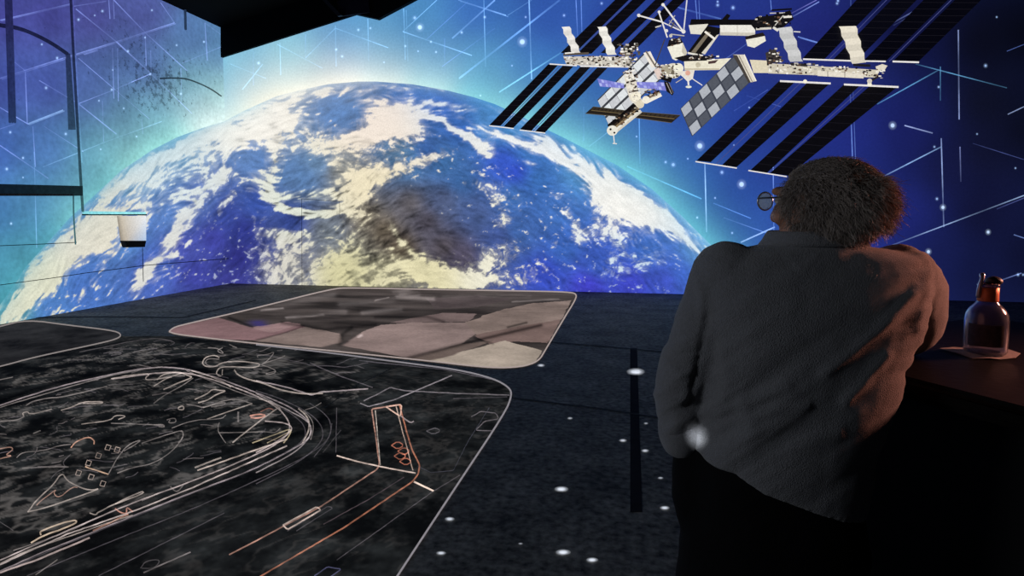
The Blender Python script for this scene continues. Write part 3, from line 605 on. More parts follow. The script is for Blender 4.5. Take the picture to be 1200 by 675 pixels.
array([((913, 95), (931.6, 96)), ((946, 97), (973, 97.5))], [((816, 188.5), (833, 190)), ((846, 193.5), (863, 196))], BK, [((815, 189.3), (863.5, 197), 1.4, W), ((914, 95), (973.5, 97.8), 2.2, W)])
array([((989, 99), (1008, 100)), ((1019, 101), (1052, 101.5))], [((878.7, 200), (899, 202.5)), ((902, 203), (924, 206))], BK, [((877, 199.8), (922, 207), 1.4, W), ((989, 99), (1053, 102), 2.2, W)])
array([((1022, -20), (1053, -20)), ((1064, -20), (1094, -20))], [((940, 69), (966, 69.5)), ((976, 70), (1004, 71))], BK2, [((941, 69.3), (1004, 71.5), 1.8, W)])
array([((1102, -20), (1131, -20)), ((1139, -20), (1170, -20))], [((1012, 71), (1038, 72)), ((1046, 72), (1076, 72.5))], (5, 5, 13), [((1012, 71.5), (1038, 72), 1.8, W), ((1046, 72), (1077, 73), 2, W)])
# wavy radiator strips
def radiator(a, b, c, d, col):
    L, R = [], []
    for i in range(13):
        t = i/12; w = 0.9*math.sin(t*math.pi*6)
        p = lerp(a, d, t); q = lerp(b, c, t); L.append((p[0]+w, p[1])); R.append((q[0]+w, q[1]))
    P = []
    for i in range(12):
        k = 1.0 if (i//2) % 2 == 0 else 0.93
        P.append(([L[i], R[i], R[i+1], L[i+1]], tuple(k*x for x in col)))
    part('radiator', P)
radiator((658, 31.6), (667.3, 31), (680.5, 62), (671, 62.5), (238, 234, 228))
radiator((700, 31.6), (710, 31), (722.8, 64), (712, 64.5), (244, 241, 232))
radiator((911, 33), (927, 31), (941, 72), (926, 72.5), (206, 206, 206))
radiator((983, 31), (1003, 30.4), (1015, 73), (999, 75), (232, 224, 206))
# trusses
R_ = random.Random(3)
def greeble(poly, n, cols, smin=1.2, smax=4.0):
    a, b, c, d = poly; P = []
    for _ in range(n):
        u, v = R_.random(), R_.random(); x, y = lerp(lerp(a, b, u), lerp(d, c, u), v)
        w, h = R_.uniform(smin, smax), R_.uniform(smin, smax)*0.6; s = R_.uniform(-.5, .5)
        P.append(([(x-w/2, y-h/2), (x+w/2, y-h/2+s), (x+w/2-s, y+h/2), (x-w/2, y+h/2)], R_.choice(cols)))
    return P
WH = [(240, 234, 220), (214, 206, 192), (250, 246, 236), (186, 178, 170)]; DK = [(24, 20, 24), (50, 44, 44), (80, 72, 66), (110, 84, 66)]
tr1 = [(660, 66), (737, 66), (742, 78), (664, 76)]
part('truss', [(tr1, (205, 198, 186)), (bar((644, 75), (676, 77), 1.4), (235, 232, 230)), (bar((660, 64), (690, 62.5), 2.6), (90, 80, 70)), (bar((662, 62.5), (673, 61.5), 1.6), (240, 236, 228)), (bar((663, 73), (668, 66), 1.6), W), (bar((680, 77.5), (742, 78.5), 1.6), (240, 236, 230))]
     + greeble(tr1, 150, WH+WH+DK+DK, 1.0, 3.6))
part('truss_equipment', greeble([(724, 52), (748, 50), (754, 76), (730, 78)], 90, WH[1:]+DK+[(96, 92, 80), (128, 120, 104)], 1.5, 4.5))
tr2 = [(898, 71), (1036, 82), (1034, 92), (900, 85)]
part('truss', [([(878.6, 70), (900, 71), (902, 85.5), (883, 85.5)], (222, 212, 186)), ([(900, 74), (1030, 82), (1028, 91), (900, 86)], (208, 200, 180)), (bar((1000, 76), (1020, 77), 3), (30, 28, 34)), (bar((926, 75), (946, 76.5), 3.4), (44, 40, 42)), ([(1026, 78), (1034, 75), (1040, 77), (1036, 83), (1028, 84)], (222, 214, 196)), (bar((1020, 95), (1032, 88), 2.4), (34, 30, 34))]
     + greeble(tr2, 170, WH+WH+DK+DK, 1.0, 4.0) + [([(958, 83), (1012, 86.5), (1012, 92), (958, 89)], (228, 220, 204)), (bar((970, 83.5), (970, 90), .7), (90, 84, 80)), (bar((990, 85), (990, 91.5), .7), (90, 84, 80)), (disc(943.5, 95.5, 2.4), (246, 240, 220)), (disc(1019, 98.8, 2.6), (246, 240, 220)), (disc(1019, 95, 3), (210, 202, 188))])
part('truss_equipment', [([(897, 62), (908, 57), (918, 72), (899, 75)], (60, 54, 52))]+greeble([(897, 58), (912, 56), (918, 74), (898, 76)], 40, DK+DK+WH, 1.5, 4))
# checkered radiators
A_, B_, C_, D_ = (797, 127.6), (811, 160), (878.7, 96.5), (860, 66)
P = [([D_, C_, B_, A_], (62, 66, 78))]
for i in range(6):
    for j in range(3):
        q = quad(D_, C_, B_, A_, j/3+0.02, (j+1)/3-0.02, i/6+0.012, (i+1)/6-0.012)
        P.append((q, (176, 180, 188) if (i+j) % 2 else (84, 88, 98)))
part('checkered_radiator', P)
part('radiator_beam', [([(858.5, 64), (872.5, 64), (886.5, 95), (877, 97)], (222, 214, 198)), ([(858.5, 64), (864, 65), (880, 97), (877, 97)], (70, 64, 60)), (bar((866, 65), (882, 96.5), 1.2), (150, 140, 126)), (bar((872, 64), (886, 95), 1.4), (246, 240, 226))])
A_, B_, C_, D_ = (700, 117), (714, 148), (782, 86), (757, 60)
P = [([D_, C_, B_, A_], (64, 66, 72))]
for i in range(7):
    for j in range(3):
        q = quad(D_, C_, B_, A_, j/3+0.04, (j+1)/3-0.04, i/7+0.002, (i+1)/7-0.002)
        P.append((q, (224, 228, 230) if (i+j) % 2 else (204, 206, 210)))
part('white_radiator', P)
part('radiator_beam', [([(754, 62), (762, 60), (770, 76), (764, 80)], (240, 232, 220)), (bar((757, 60), (769, 79), 2), (120, 110, 100)), ([(766, 82), (772, 79), (778, 92), (771, 93)], (226, 206, 196))])
# blue and dark wings
P = []
for a, b, c, d in [((700, 92), (731, 98), (731.5, 103.5), (703, 101.4)), ((744, 96), (778, 96.5), (781, 106.5), (746, 102.5))]:
    P.append(([a, b, c, d], (126, 128, 210)))
    for i in range(8):
        for j in range(2):
            if (i*2+j) % 3: P.append((quad(a, b, c, d, i/8+0.01, (i+1)/8-0.02, j/2+0.05, (j+1)/2-0.05), (176, 182, 238) if (i+j) % 2 else (144, 146, 226)))
part('blue_solar_wing', P); 
part('dark_wing', [([(778, 95), (783, 96), (790, 108), (788, 112), (781, 107)], (24, 22, 26)), (bar((781, 97), (787, 110), .8), (170, 160, 150)), (bar((784, 97), (789, 109), .6), (130, 120, 120))])
for a, b, c, d in [((695, 125), (733, 129.5), (730.5, 137), (686, 133)), ((747, 131), (797.5, 135), (787, 144), (744.5, 138))]:
    P = [([a, b, c, d], (38, 32, 28)), (quad(a, b, c, d, .06, .96, .45, .55), (112, 96, 66))]
    for i in range(9): P.append((quad(a, b, c, d, i/9+.015, (i+1)/9-.015, .1, .4), (56, 48, 38)))
    P.append((bar(a, b, .7), (90, 84, 70))); P.append((bar(d, c, .7), (96, 90, 76)))
    part('dark_solar_wing', P)
# modules
def cyl(p, q, w, shades):
    """module seen from the side: bands of shade across its width"""
    P = []; k = len(shades)
    for i, s in enumerate(shades):
        o = (i+.5)/k-.5
        dx, dy = q[0]-p[0], q[1]-p[1]; L = math.hypot(dx, dy); nx, ny = -dy/L, dx/L
        P.append((bar((p[0]+nx*o*w, p[1]+ny*o*w), (q[0]+nx*o*w, q[1]+ny*o*w), w/k*1.06), s))
    return P
part('module', cyl((716, 152), (748, 126), 14, [(212, 206, 190), (232, 228, 216), (150, 130, 96), (60, 48, 36), (22, 18, 16), (16, 14, 16)][::-1]) + greeble([(716, 141), (744, 120), (750, 128), (724, 150)], 40, DK+[(14, 12, 12)]*4+[(190, 180, 160)], 1.2, 3.6)
     + [(disc(717.5, 153, 6.4, 16, .95), (232, 228, 214)), (disc(715.5, 151.5, 1.3), (40, 36, 34)), (disc(720, 155.5, 1.2), (30, 28, 28)), (bar((719, 158), (720, 168), 1.2), W), (bar((718, 168), (723, 168.5), 1.2), W)])
part('module', [([(731, 88), (741, 85), (746, 96), (748, 110), (753, 118), (747, 125), (738, 117), (734, 102)], (226, 218, 202)), (disc(738, 90, 5), (244, 240, 228)), (disc(741, 103, 5), (236, 230, 214)), (disc(745, 113, 6), (246, 238, 216)), (bar((734, 97), (745, 94), 2.2), (60, 50, 46)), (bar((737, 108), (748, 106), 1.8), (80, 66, 58)), (disc(750, 122, 5), (220, 210, 186))]
     + greeble([(729, 80), (744, 78), (748, 92), (732, 94)], 34, DK+WH, 1.4, 3.8) + greeble([(734, 92), (746, 94), (754, 122), (742, 122)], 30, WH+DK[1:], 1.2, 3.2))
part('module', cyl((756, 118), (774, 109), 8, [(40, 30, 26), (120, 100, 80), (236, 230, 214), (246, 240, 226)]) + greeble([(756, 106), (772, 103), (772, 112), (756, 114)], 26, DK+[(150, 90, 60), (200, 190, 170)], 1.2, 3.4) + [(disc(757, 117, 4.6), (240, 234, 220))])
part('module', [([(782, 55), (800, 49.5), (805.5, 62), (803, 66), (792, 71), (788, 69)], (240, 236, 220)), ([(782, 55), (784, 47), (797, 44), (800.5, 50)], (28, 24, 26)), ([(800, 50), (805.5, 62), (803, 66), (799, 61)], (200, 194, 176))] + greeble([(784, 45), (798, 44), (800, 52), (784, 55)], 18, DK+WH[:2], 1.2, 3))
part('module', [([(810, 22.5), (899, 23), (886, 30), (808, 30)], (16, 14, 16)), ([(807, 29.5), (830, 28), (823, 40.5), (809.4, 39.7)], (226, 222, 208)), ([(843.7, 29.3), (885, 29.3), (885, 42.3), (843.7, 41.3)], (236, 232, 222)), ([(843.7, 37.5), (885, 38.3), (885, 42.3), (843.7, 41.3)], (206, 200, 186)), (bar((864, 29.5), (864, 42), .6), (180, 174, 160)), ([(845, 24), (852, 16), (856, 18), (850, 28)], (18, 16, 18))])
part('module', [([(805.5, 62), (829, 30), (844, 33), (843.7, 38), (822, 65)], (20, 18, 18)), ([(810, 61), (829, 37), (833, 38), (815, 62)], (122, 112, 96)), ([(822, 62), (840, 41), (843, 40), (826, 64)], (214, 208, 194)), (bar((826, 37), (838, 46), 2.6), (240, 234, 222)), (bar((806, 62), (824, 65.5), 2.2), (230, 226, 214))])
part('module', [([(874, 46), (896, 41), (897.5, 48), (884, 56), (876, 54)], (234, 230, 214)), ([(873, 43), (894, 38), (897, 42), (874, 46.5)], (36, 30, 30))])
part('module', [([(801.7, 71), (830, 70), (857, 68), (843, 82), (802, 82.5)], (234, 228, 206)), (disc(818, 76, 3), (196, 188, 164)), (bar((802, 81), (843, 81), 1.6), (196, 186, 160)), ([(790, 68), (806, 64), (840, 66), (828, 71), (800, 72)], (26, 24, 26)), ([(830, 72), (842, 70), (838, 74), (830, 75)], (80, 60, 60))] + greeble([(806, 64), (842, 64), (842, 71), (810, 71)], 26, DK+WH, 1.2, 3.6))
part('docking_node', [(disc(789, 83, 10, 18, .9), (226, 218, 198)), (disc(789, 82, 6, 16, .9), (110, 100, 84)), (disc(781, 82, 6.5), (170, 162, 140)), (disc(795, 80, 6, 16), (240, 236, 216)), ([(793, 84), (814, 82), (812, 92), (806, 96), (800, 90)], (232, 224, 212)), (disc(806, 85.5, 3), (226, 170, 150)), (bar((806, 90), (807, 100), 2), W), (disc(807, 101.8, 3.6, 12, .4), (230, 232, 214)), (bar((811, 92), (823, 100), 1.1), W), (bar((800, 92), (792, 97), 1), (190, 180, 170)), ([(776, 88), (788, 91), (786, 97), (774, 93)], (22, 20, 22))]
     + greeble([(768, 76), (792, 72), (798, 90), (774, 92)], 46, DK+WH, 1.2, 3.6))
part('antenna_mast', [(bar(p, q, w), c) for p, q, w, c in [((748, 18), (775, 25.5), 1.8, W), ((775, 25.5), (800, 37), 1.4, W), ((772, 14), (782, 44), 1.6, W), ((777, 5), (800, 36), 1.9, W), ((783, 30), (791, 18), 1, (180, 176, 170)), ((784, 24), (796, 34), 1, (150, 146, 140)), ((805, 0), (801, 38), 1.5, (214, 214, 220)), ((779, 46), (768, 76), 1.2, (70, 64, 60)), ((786, 40), (802, 42), 1.2, (190, 186, 176)), ((790, 26), (786, 34), 1.6, (80, 76, 74)), ((768, 32), (775, 30), 1.6, (200, 196, 188))]] + [(disc(748.5, 18, 2), W), (disc(772.5, 14, 1.8), W), (disc(777, 5.5, 2), W), (disc(801, 37, 2.4), W), (disc(781, 36, 2), W), (disc(786, 42, 2), (200, 196, 186))])
part('docking_frame', [([(880, 29), (886, 20), (905, 18), (926, 12), (930, 22), (918, 32), (905, 34), (886, 36)], (22, 20, 22)), (bar((902, 15.5), (920, 15), 1.2), (200, 196, 190)), (bar((918, 20), (928, 19.5), 2.4), (236, 232, 222)), (bar((886, 34), (904, 33), 2.6), (214, 208, 196)), (bar((908, 30), (918, 18), 1.2), (200, 196, 186)), (bar((904, 12), (928, 10.5), 2), (16, 14, 16)), (bar((912, 36), (906, 32), 3), (220, 216, 208)), (bar((930, 37), (938, 37.5), 1.4), (210, 208, 206))]
     + greeble([(884, 20), (926, 12), (928, 28), (886, 34)], 34, DK+[(16, 14, 16)]*4+WH[:2], 1.2, 4))

# ------------------------------------------------------------------ left wall fixtures
def tint(k): return lambda x, y: left_safe(x, y)*k
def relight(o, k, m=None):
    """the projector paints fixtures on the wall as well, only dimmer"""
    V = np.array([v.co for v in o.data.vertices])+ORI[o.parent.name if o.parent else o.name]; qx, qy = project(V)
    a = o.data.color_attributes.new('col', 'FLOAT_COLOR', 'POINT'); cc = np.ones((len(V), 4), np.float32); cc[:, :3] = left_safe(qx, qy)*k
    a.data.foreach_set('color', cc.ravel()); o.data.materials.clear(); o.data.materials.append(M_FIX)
M_FIX = light_mat('fixture_in_projected_light', grain=.2, scale=20)  # glow stands in for projected light falling on the fixtures
M_STEELSHADE = pbr('dark_steel_and_shade', (26, 26, 28), 0.8, 0.2, noise=0.4)  # dark tone shared by steel, seams and the painted shade under the ledge
def wallbox(name, poly, o0, o1, m, parent=None):
    V, Fc = prism(poly, o0, o1, leftpt); return mk(name, V, Fc, m, parent)
o = wallbox('wall_beam', [(-60, 214.5), (88, 218), (88, 229.5), (-60, 229.5)], 0.0, 0.14, M_STEELSHADE)
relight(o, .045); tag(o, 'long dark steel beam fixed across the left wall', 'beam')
o = wallbox('beam_flange', [(-60, 226.0), (84, 227.5), (84, 229.6), (-60, 229.6)], 0.14, 0.17, M_DARKMETAL, None)
o.parent = bpy.data.objects['wall_beam']; o.location = Vector(ORI['beam_flange'])-Vector(ORI['wall_beam'])
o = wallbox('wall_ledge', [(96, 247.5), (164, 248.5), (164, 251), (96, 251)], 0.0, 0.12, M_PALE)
relight(o, 1.2); tag(o, 'narrow pale ledge with a shadow line beneath it on the left wall', 'ledge')  # ledge given its own glow so that it reads as lit
u = wallbox('ledge_shadow', [(96, 250.8), (166, 250.8), (166, 252.4), (96, 252.4)], 0.012, 0.115, M_STEELSHADE)  # dark strip standing in for the shade under the ledge
u.parent = o; u.location = Vector(ORI['ledge_shadow'])-Vector(ORI['wall_ledge'])
def lit_poly(name, poly, off, colf, m=M_EARTH):
    V, Fc = prism(poly, 0.008, off, leftpt); qx, qy = project(V); return mk(name, V, Fc, m, vcol=colf(qx, qy))
def earth_like(x, y): return shepard(x, y, [(137, 253, (206, 196, 178)), (141, 282, (190, 178, 160)), (166, 253, (236, 240, 244)), (166, 282, (176, 200, 232))], 4)
bx = lit_poly('wall_box', [(137, 253), (166, 253), (166, 282), (141, 282)], 0.10, lambda x, y: earth_like(x, y)*np.where(np.arange(len(x)) < 4, 0.5, 1.0)[:, None])  # picture light put into its colour, dimmed towards the wall
tag(bx, 'pale box with dark bottom hanging under the wall ledge', 'box')
u = wallbox('box_bottom', [(140.5, 282), (166, 282), (164.5, 289.5), (143.5, 290)], 0.008, 0.10, M_STEELSHADE)
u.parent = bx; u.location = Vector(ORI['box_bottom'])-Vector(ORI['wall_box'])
def wtube(f, pts, r, n=8): return chain([f(x, y) for x, y in pts], [r]*len(pts), n)
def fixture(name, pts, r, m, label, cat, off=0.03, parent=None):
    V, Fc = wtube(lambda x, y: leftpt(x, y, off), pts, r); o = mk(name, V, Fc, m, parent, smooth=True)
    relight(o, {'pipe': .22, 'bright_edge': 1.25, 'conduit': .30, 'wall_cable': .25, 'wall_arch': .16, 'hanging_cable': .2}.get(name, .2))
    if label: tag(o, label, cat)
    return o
M_PIPEL = pbr('bluish_pipe', (120, 150, 180), 0.6, 0.3, noise=0.2); M_PIPED = pbr('dusky_pipe', (46, 44, 80), 0.7, 0.3, noise=0.3)
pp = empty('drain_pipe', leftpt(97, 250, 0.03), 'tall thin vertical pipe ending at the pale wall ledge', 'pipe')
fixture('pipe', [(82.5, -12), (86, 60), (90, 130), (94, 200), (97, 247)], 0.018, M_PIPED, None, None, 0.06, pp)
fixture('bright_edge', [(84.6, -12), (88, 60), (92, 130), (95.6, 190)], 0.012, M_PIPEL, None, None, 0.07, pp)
fixture('wall_cable', [(86, 229.5), (86.5, 255), (88.5, 286)], 0.010, M_STEELSHADE, 'thin dark cable dropping from the end of the wall beam', 'cable')
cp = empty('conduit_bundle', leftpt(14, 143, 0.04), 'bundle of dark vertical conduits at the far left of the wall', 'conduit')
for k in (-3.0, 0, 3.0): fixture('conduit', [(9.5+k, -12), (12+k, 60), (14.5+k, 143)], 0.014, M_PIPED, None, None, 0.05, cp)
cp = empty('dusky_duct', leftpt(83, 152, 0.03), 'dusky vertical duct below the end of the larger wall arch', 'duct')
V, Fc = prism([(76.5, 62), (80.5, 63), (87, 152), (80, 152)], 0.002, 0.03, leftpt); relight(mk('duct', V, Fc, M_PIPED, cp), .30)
fixture('wall_arch', [(-14, 25), (0, 29.5), (14, 31.5), (30, 36), (48, 44), (64, 53), (78, 62.5)], 0.028, M_STEELSHADE, 'thick dark arched moulding at the upper left of the wall', 'arch', 0.02)
fixture('wall_arch', [(188, 92), (202, 91.5), (218, 92.5), (234, 98), (248, 105), (259, 112.5)], 0.015, M_STEELSHADE, 'thin dark arched moulding near the room corner', 'arch', 0.02)
fixture('hanging_cable', [(216, -6), (217, 15), (217.5, 34)], 0.022, M_STEELSHADE, 'short dark cable at the top of the left wall near the corner', 'cable')
for i, pts in enumerate([[(0, 288), (50, 286), (90, 284)], [(0, 334), (60, 326), (100, 320), (170, 311), (268, 303)], [(167, 290), (167.5, 312), (168, 330)]]):
    mb = MB(); strip(mb, lambda x, y: leftpt(x, y, 0.016), dense(pts), 0.8, lin((40, 60, 90))); struct(mb.build('trim_%d' % (3+i), M_STEELSHADE))
mb = MB()
for pts in ([(354, 335), (353.5, 233)], [(353.5, 233), (398, 236)], [(398, 236), (398, 254)]): strip(mb, lambda x, y: backpt(x, y, 0.016), dense(pts), 0.45, lin((40, 40, 40)))
struct(mb.build('trim_6', M_STEELSHADE))

# ------------------------------------------------------------------ projected maps on the floor
f0 = lambda x, y: floorpt(x, y, 0.004); f1 = lambda x, y: floorpt(x, y, 0.007)
tA = lambda pts: [(x/1.9025, 320+y/1.9025) for x, y in pts]
tB = lambda pts: [(300+x/1.9025, 320+y/1.9025) for x, y in pts]
def poly_grid(name, outline, colf, parent, z, ny=120, nx=160):
    """fills a closed outline on the floor with a coloured grid (rows between its left and right edges)"""
    o = np.array(outline, float); ylo, yhi = o[:, 1].min()+0.05, o[:, 1].max()-0.05; rows = []
    yy = ylo+(yhi-ylo)*np.linspace(0, 1, ny)**1.3
    for y in yy:
        xs = []
        for a, b in zip(o, np.roll(o, -1, 0)):
            if (a[1]-y)*(b[1]-y) < 0: xs.append(a[0]+(b[0]-a[0])*(y-a[1])/(b[1]-a[1]))
        rows.append((min(xs), max(xs), y) if len(xs) > 1 else rows[-1][:2]+(y,))
    G = np.array([[(x0+(x1-x0)*j/(nx-1), y) for j in range(nx)] for x0, x1, y in rows])
    V = floorpt(G[..., 0], G[..., 1], z).reshape(-1, 3)
    return mk(name, V, grid_faces(ny, nx), M_PIC, parent, vcol=colf(G[..., 0].ravel(), G[..., 1].ravel()))
up = smooth_poly([(198, 388.5), (203, 384), (214, 380.5), (300, 361), (389, 338.2), (410, 337.2), (500, 339), (636, 341.3), (664, 342.2), (676, 344), (674, 352), (662.7, 370), (638, 412), (632, 422), (618, 428.5), (594, 431.2), (563, 430), (500, 422.5), (379, 410), (300, 402.5), (231, 394.6), (206, 391.5), (198, 388.5)], 2)
PH = [(210, 387, (122, 94, 100)), (270, 380, (126, 98, 104)), (330, 392, (118, 96, 96)), (300, 370, (84, 66, 72)), (370, 402, (134, 112, 108)), (360, 375, (72, 60, 60)), (400, 395, (96, 80, 76)), (400, 350, (54, 48, 48)), (440, 395, (146, 126, 120)), (450, 365, (72, 62, 60)), (500, 400, (150, 132, 124)), (480, 345, (74, 62, 60)), (520, 380, (126, 110, 104)), (540, 360, (100, 86, 82)), (560, 415, (156, 142, 130)), (600, 420, (164, 150, 138)), (620, 395, (150, 136, 126)), (600, 380, (140, 124, 116)), (640, 370, (128, 112, 104)), (620, 352, (96, 82, 78)), (560, 345, (66, 56, 54)), (660, 348, (84, 74, 70)), (470, 412, (130, 116, 108))]
def inpoly(px, py, poly):
    r = np.zeros(px.shape, bool); n_ = len(poly)
    for i in range(n_):
        (x0, y0), (x1, y1) = poly[i], poly[(i+1) % n_]
        c = ((y0 > py) != (y1 > py)) & (px < (x1-x0)*(py-y0)/(y1-y0+1e-9)+x0); r ^= c
    return r
def photo(px, py):
    P = floorpt(px, py); x, y = P[:, 0], P[:, 1]
    a = fbm(x*1.3, y*1.3, 6, 4, .62); b_ = fbm(x*.9+7, y*2.4, 5, 9, .6); jx = (fbm(x*4, y*4, 3, 2)-.5)*7; jy = (fbm(x*4, y*4, 3, 6)-.5)*3
    c = lin((70, 63, 61))[None]*(0.35+1.3*np.clip((b_-.25)*1.6, 0, 1.4))[:, None]
    for poly, k in [([(190, 389), (203, 384), (256, 372), (294, 384), (336, 377), (358, 383), (300, 399), (250, 397)], (140, 110, 112)), ([(300, 400), (358, 383), (398, 391), (400, 401), (376, 407)], (142, 124, 118)), ([(290, 384), (336, 377), (352, 380), (318, 390)], (152, 124, 124)),
        ([(402, 405), (426, 388), (446, 381), (480, 378), (545, 378), (558, 391), (540, 403), (486, 421)], (140, 121, 117)), ([(545, 378), (590, 362), (622, 356), (670, 352), (658, 374), (600, 385), (560, 394)], (136, 119, 112)), ([(556, 393), (600, 384), (658, 374), (642, 402), (602, 400), (576, 405)], (120, 100, 95)),
        ([(496, 424), (592, 399), (636, 411), (624, 428), (596, 433), (562, 432)], (170, 156, 143)), ([(476, 421), (540, 403), (580, 399), (530, 416), (498, 424)], (104, 90, 84)), ([(455, 378), (520, 366), (560, 368), (548, 377), (480, 378)], (112, 96, 94)), ([(500, 350), (560, 346), (600, 350), (560, 360), (510, 362)], (84, 74, 74))]:
        m_ = inpoly(px+jx*.5, py+jy*.5, poly); sh = (.50+.80*a+.35*(b_-.5)+.22*(fbm(x*9, y*9, 3, 71)-.5)); c[m_] = (lin(k)[None]*sh[:, None])[m_]
    for pts, w, k in [([(476, 420), (560, 398.5), (634, 381)], 2.2, .75), ([(556, 396), (578, 403)], 1.3, .5), ([(595, 383.5), (617, 378)], 1.4, .7), ([(398, 404), (401, 392), (412, 384)], 2.5, .6), ([(300, 398), (330, 391), (356, 382)], .8, .5), ([(268, 372), (296, 383)], 1.6, .7), ([(330, 378), (380, 386), (440, 381)], 2.2, .6), ([(440, 372), (500, 371), (520, 377)], 2, .5)]:
        c *= (1-k*np.exp(-(segdist(px, py, pts)/w)**2))[:, None]
    for pts, w, k in [([(306, 363.5), (331, 361.3)], 1.0, 130), ([(336, 372.5), (378, 368.5)], 1.4, 112), ([(378, 366), (404, 365)], 3.2, 84), ([(425, 367), (470, 362)], 2.6, 70), ([(462, 342), (480, 339.5)], 2.2, 96), ([(466, 348), (508, 350)], 2.4, 92), ([(470, 344), (490, 345)], 2.4, 90), ([(300, 362), (390, 345)], 4.5, 66), ([(520, 346), (620, 347)], 3, 62), ([(400, 356), (460, 352)], 4, 56), ([(420, 395), (424, 393)], 1.2, 150), ([(600, 354), (655, 350)], 1, 100), ([(440, 352), (455, 349)], .8, 110)]:
        c += (lin((k, k*.93, k*.92)))*np.exp(-(segdist(px+jx*.6, py+jy*.5, pts)/w)**2)[:, None]*np.clip(a*3.2-.75, .1, 1.6)[:, None]
    for cx, cy, rx, ry in [(302, 378, 9, 2.6), (305, 381, 8, 1.4)]:
        bl = np.exp(-(((px-cx)/rx)**2+((py-cy)/ry)**2))[:, None]; c = c*(1-.7*bl)+lin((58, 50, 120))*.7*bl
    return c
R1 = empty('projected_aerial_photo', floorpt(440, 385), 'brown aerial desert photo with rounded white border projected on the far floor', 'projection')
poly_grid('photo_surface', up, photo, R1, 0.004, 230, 480)
mb = MB(); strip(mb, f1, dense(up, 4), 1.5, lin((170, 156, 152))); o = mb.build('border', M_PIC, R1)
low = smooth_poly([(-300, 355), (-120, 372), (0, 384), (120, 389), (205, 394), (300, 404.5), (389, 414.5), (473, 425.5), (536.5, 433.5), (578.6, 443.5), (597, 454), (601, 463), (592, 484), (536.5, 567), (465.6, 676), (440, 715)], 2)
R2 = empty('projected_site_map', floorpt(300, 520), 'black map with thin glowing outlines projected on the near floor', 'projection')
def darkmap(px, py):
    P = floorpt(px, py); x, y = P[:, 0], P[:, 1]
    ca, sa = math.cos(1.0), math.sin(1.0); u, v = x*ca+y*sa, -x*sa+y*ca
    a = fbm(x*3.4, y*3.4, 6, 14, .72); st = fbm(u*2.2, v*9, 5, 19, .65); sp = fbm(x*7, y*7, 4, 24, .7)
    c = lin((30, 32, 33))[None]*(0.16+1.5*np.clip((a-0.30)*2, 0, 1)*(.3+1.2*np.clip((sp-.3)*2, 0, 1)))[:, None]
    oval_in = inpoly(px, py, tA([(0, 300), (130, 262), (250, 236), (400, 216), (500, 245), (600, 285), (650, 350), (560, 410), (300, 510), (0, 640)]))
    far = inpoly(px, py, tA([(60, 215), (250, 165), (400, 150), (560, 170), (800, 215), (800, 290), (640, 270), (480, 205), (250, 210), (0, 270)]))
    ridge = 1-np.abs(2*fbm(x*3.0, y*3.0, 5, 64, .6)-1); ridge2 = 1-np.abs(2*fbm(u*2.4, v*6, 5, 74, .6)-1)
    sc = sstep(.90, .99, np.maximum(ridge, ridge2*.995))*np.clip((a-.38)*5, 0, 1)
    c += lin((92, 88, 86))*(sc*np.where(oval_in, .75, np.where(far, .9, .16)))[:, None]
    d = np.exp(-(segdist(px, py, [(300, 520), (365, 505), (385, 480), (372, 462), (340, 447)])/7)**2)
    d2 = np.exp(-(segdist(px, py, tA([(0, 285), (120, 245), (250, 218), (400, 205), (470, 222)]))/3.0)**2)
    return c*(1-0.8*np.clip(d+d2, 0, 1)[:, None])
mlow = [(-90, 440), (0, 412), (130, 394), (206, 394), (300, 404.5), (389, 414.5), (473, 425.5), (536.5, 433.5), (578.6, 443.5), (597, 454), (601, 463), (592, 484), (536.5, 567), (465.6, 676), (450, 700), (-90, 700)]
poly_grid('map_surface', mlow, darkmap, R2, 0.003, 300, 420)
mb = MB(); strip(mb, f1, dense(smooth_poly([(300, 403.8), (389, 413.6), (473, 425), (536.5, 433), (578.6, 443.5), (597, 454), (600, 463), (591.7, 484), (536.5, 567), (465.6, 675), (448, 702)], 2), 5), 1.5, lin((138, 134, 140)), 2.4); mb.build('border', M_PIC, R2)
ml = MB()
GW, GO_, GD = (118, 108, 110), (140, 84, 66), (58, 54, 58)
def wob(pts, a=1.2, step=5):
    p = dense(pts, step); k = np.array([[R_.uniform(-a, a), R_.uniform(-a*.5, a*.5)] for _ in p]); k[0] = k[-1] = 0; return p+k
def mline(pts, w=1.2, c=GW, a=0.5, sm=0):
    p = smooth_poly(pts, sm) if sm > 0 else pts
    q = dense(p, 3) if sm < 0 else smooth_poly(wob(p, a), 1); k = len(q); br = .55+.75*np.clip(np.array([vnoise(np.array(x*.05), np.array(y*.09), 3) for x, y in q]), 0, 1); br = np.concatenate([br, br])
    strip(ml, f1, q, w*1.12, lin(c)[None]*br[:, None]*1.45)
oval = [(0, 295), (120, 255), (250, 225), (330, 210), (400, 210), (470, 228), (560, 262), (630, 290), (680, 320), (695, 345), (690, 370), (640, 400), (560, 440), (480, 470), (400, 500), (300, 540), (200, 580), (100, 620), (0, 665), (-60, 690)]
mline(tA(oval), 1.3, GW, .4, 2)
mline(tA([(x*0.985-2, y+5) for x, y in oval[6:]]), 1.0, GD, .4, 2)
mline(tA([(250, 236), (400, 216), (500, 245), (600, 285), (640, 320), (650, 350), (620, 380), (560, 410), (440, 460), (300, 510), (160, 570), (0, 640)]), 1.3, (140, 128, 126), .4, 2)
mline(tA([(440, 440), (540, 405), (640, 370)]), 1.4, (150, 136, 128), .4); mline(tA([(0, 650), (150, 582), (300, 530), (430, 478), (640, 385)]), 1.4, (150, 138, 134), .5)
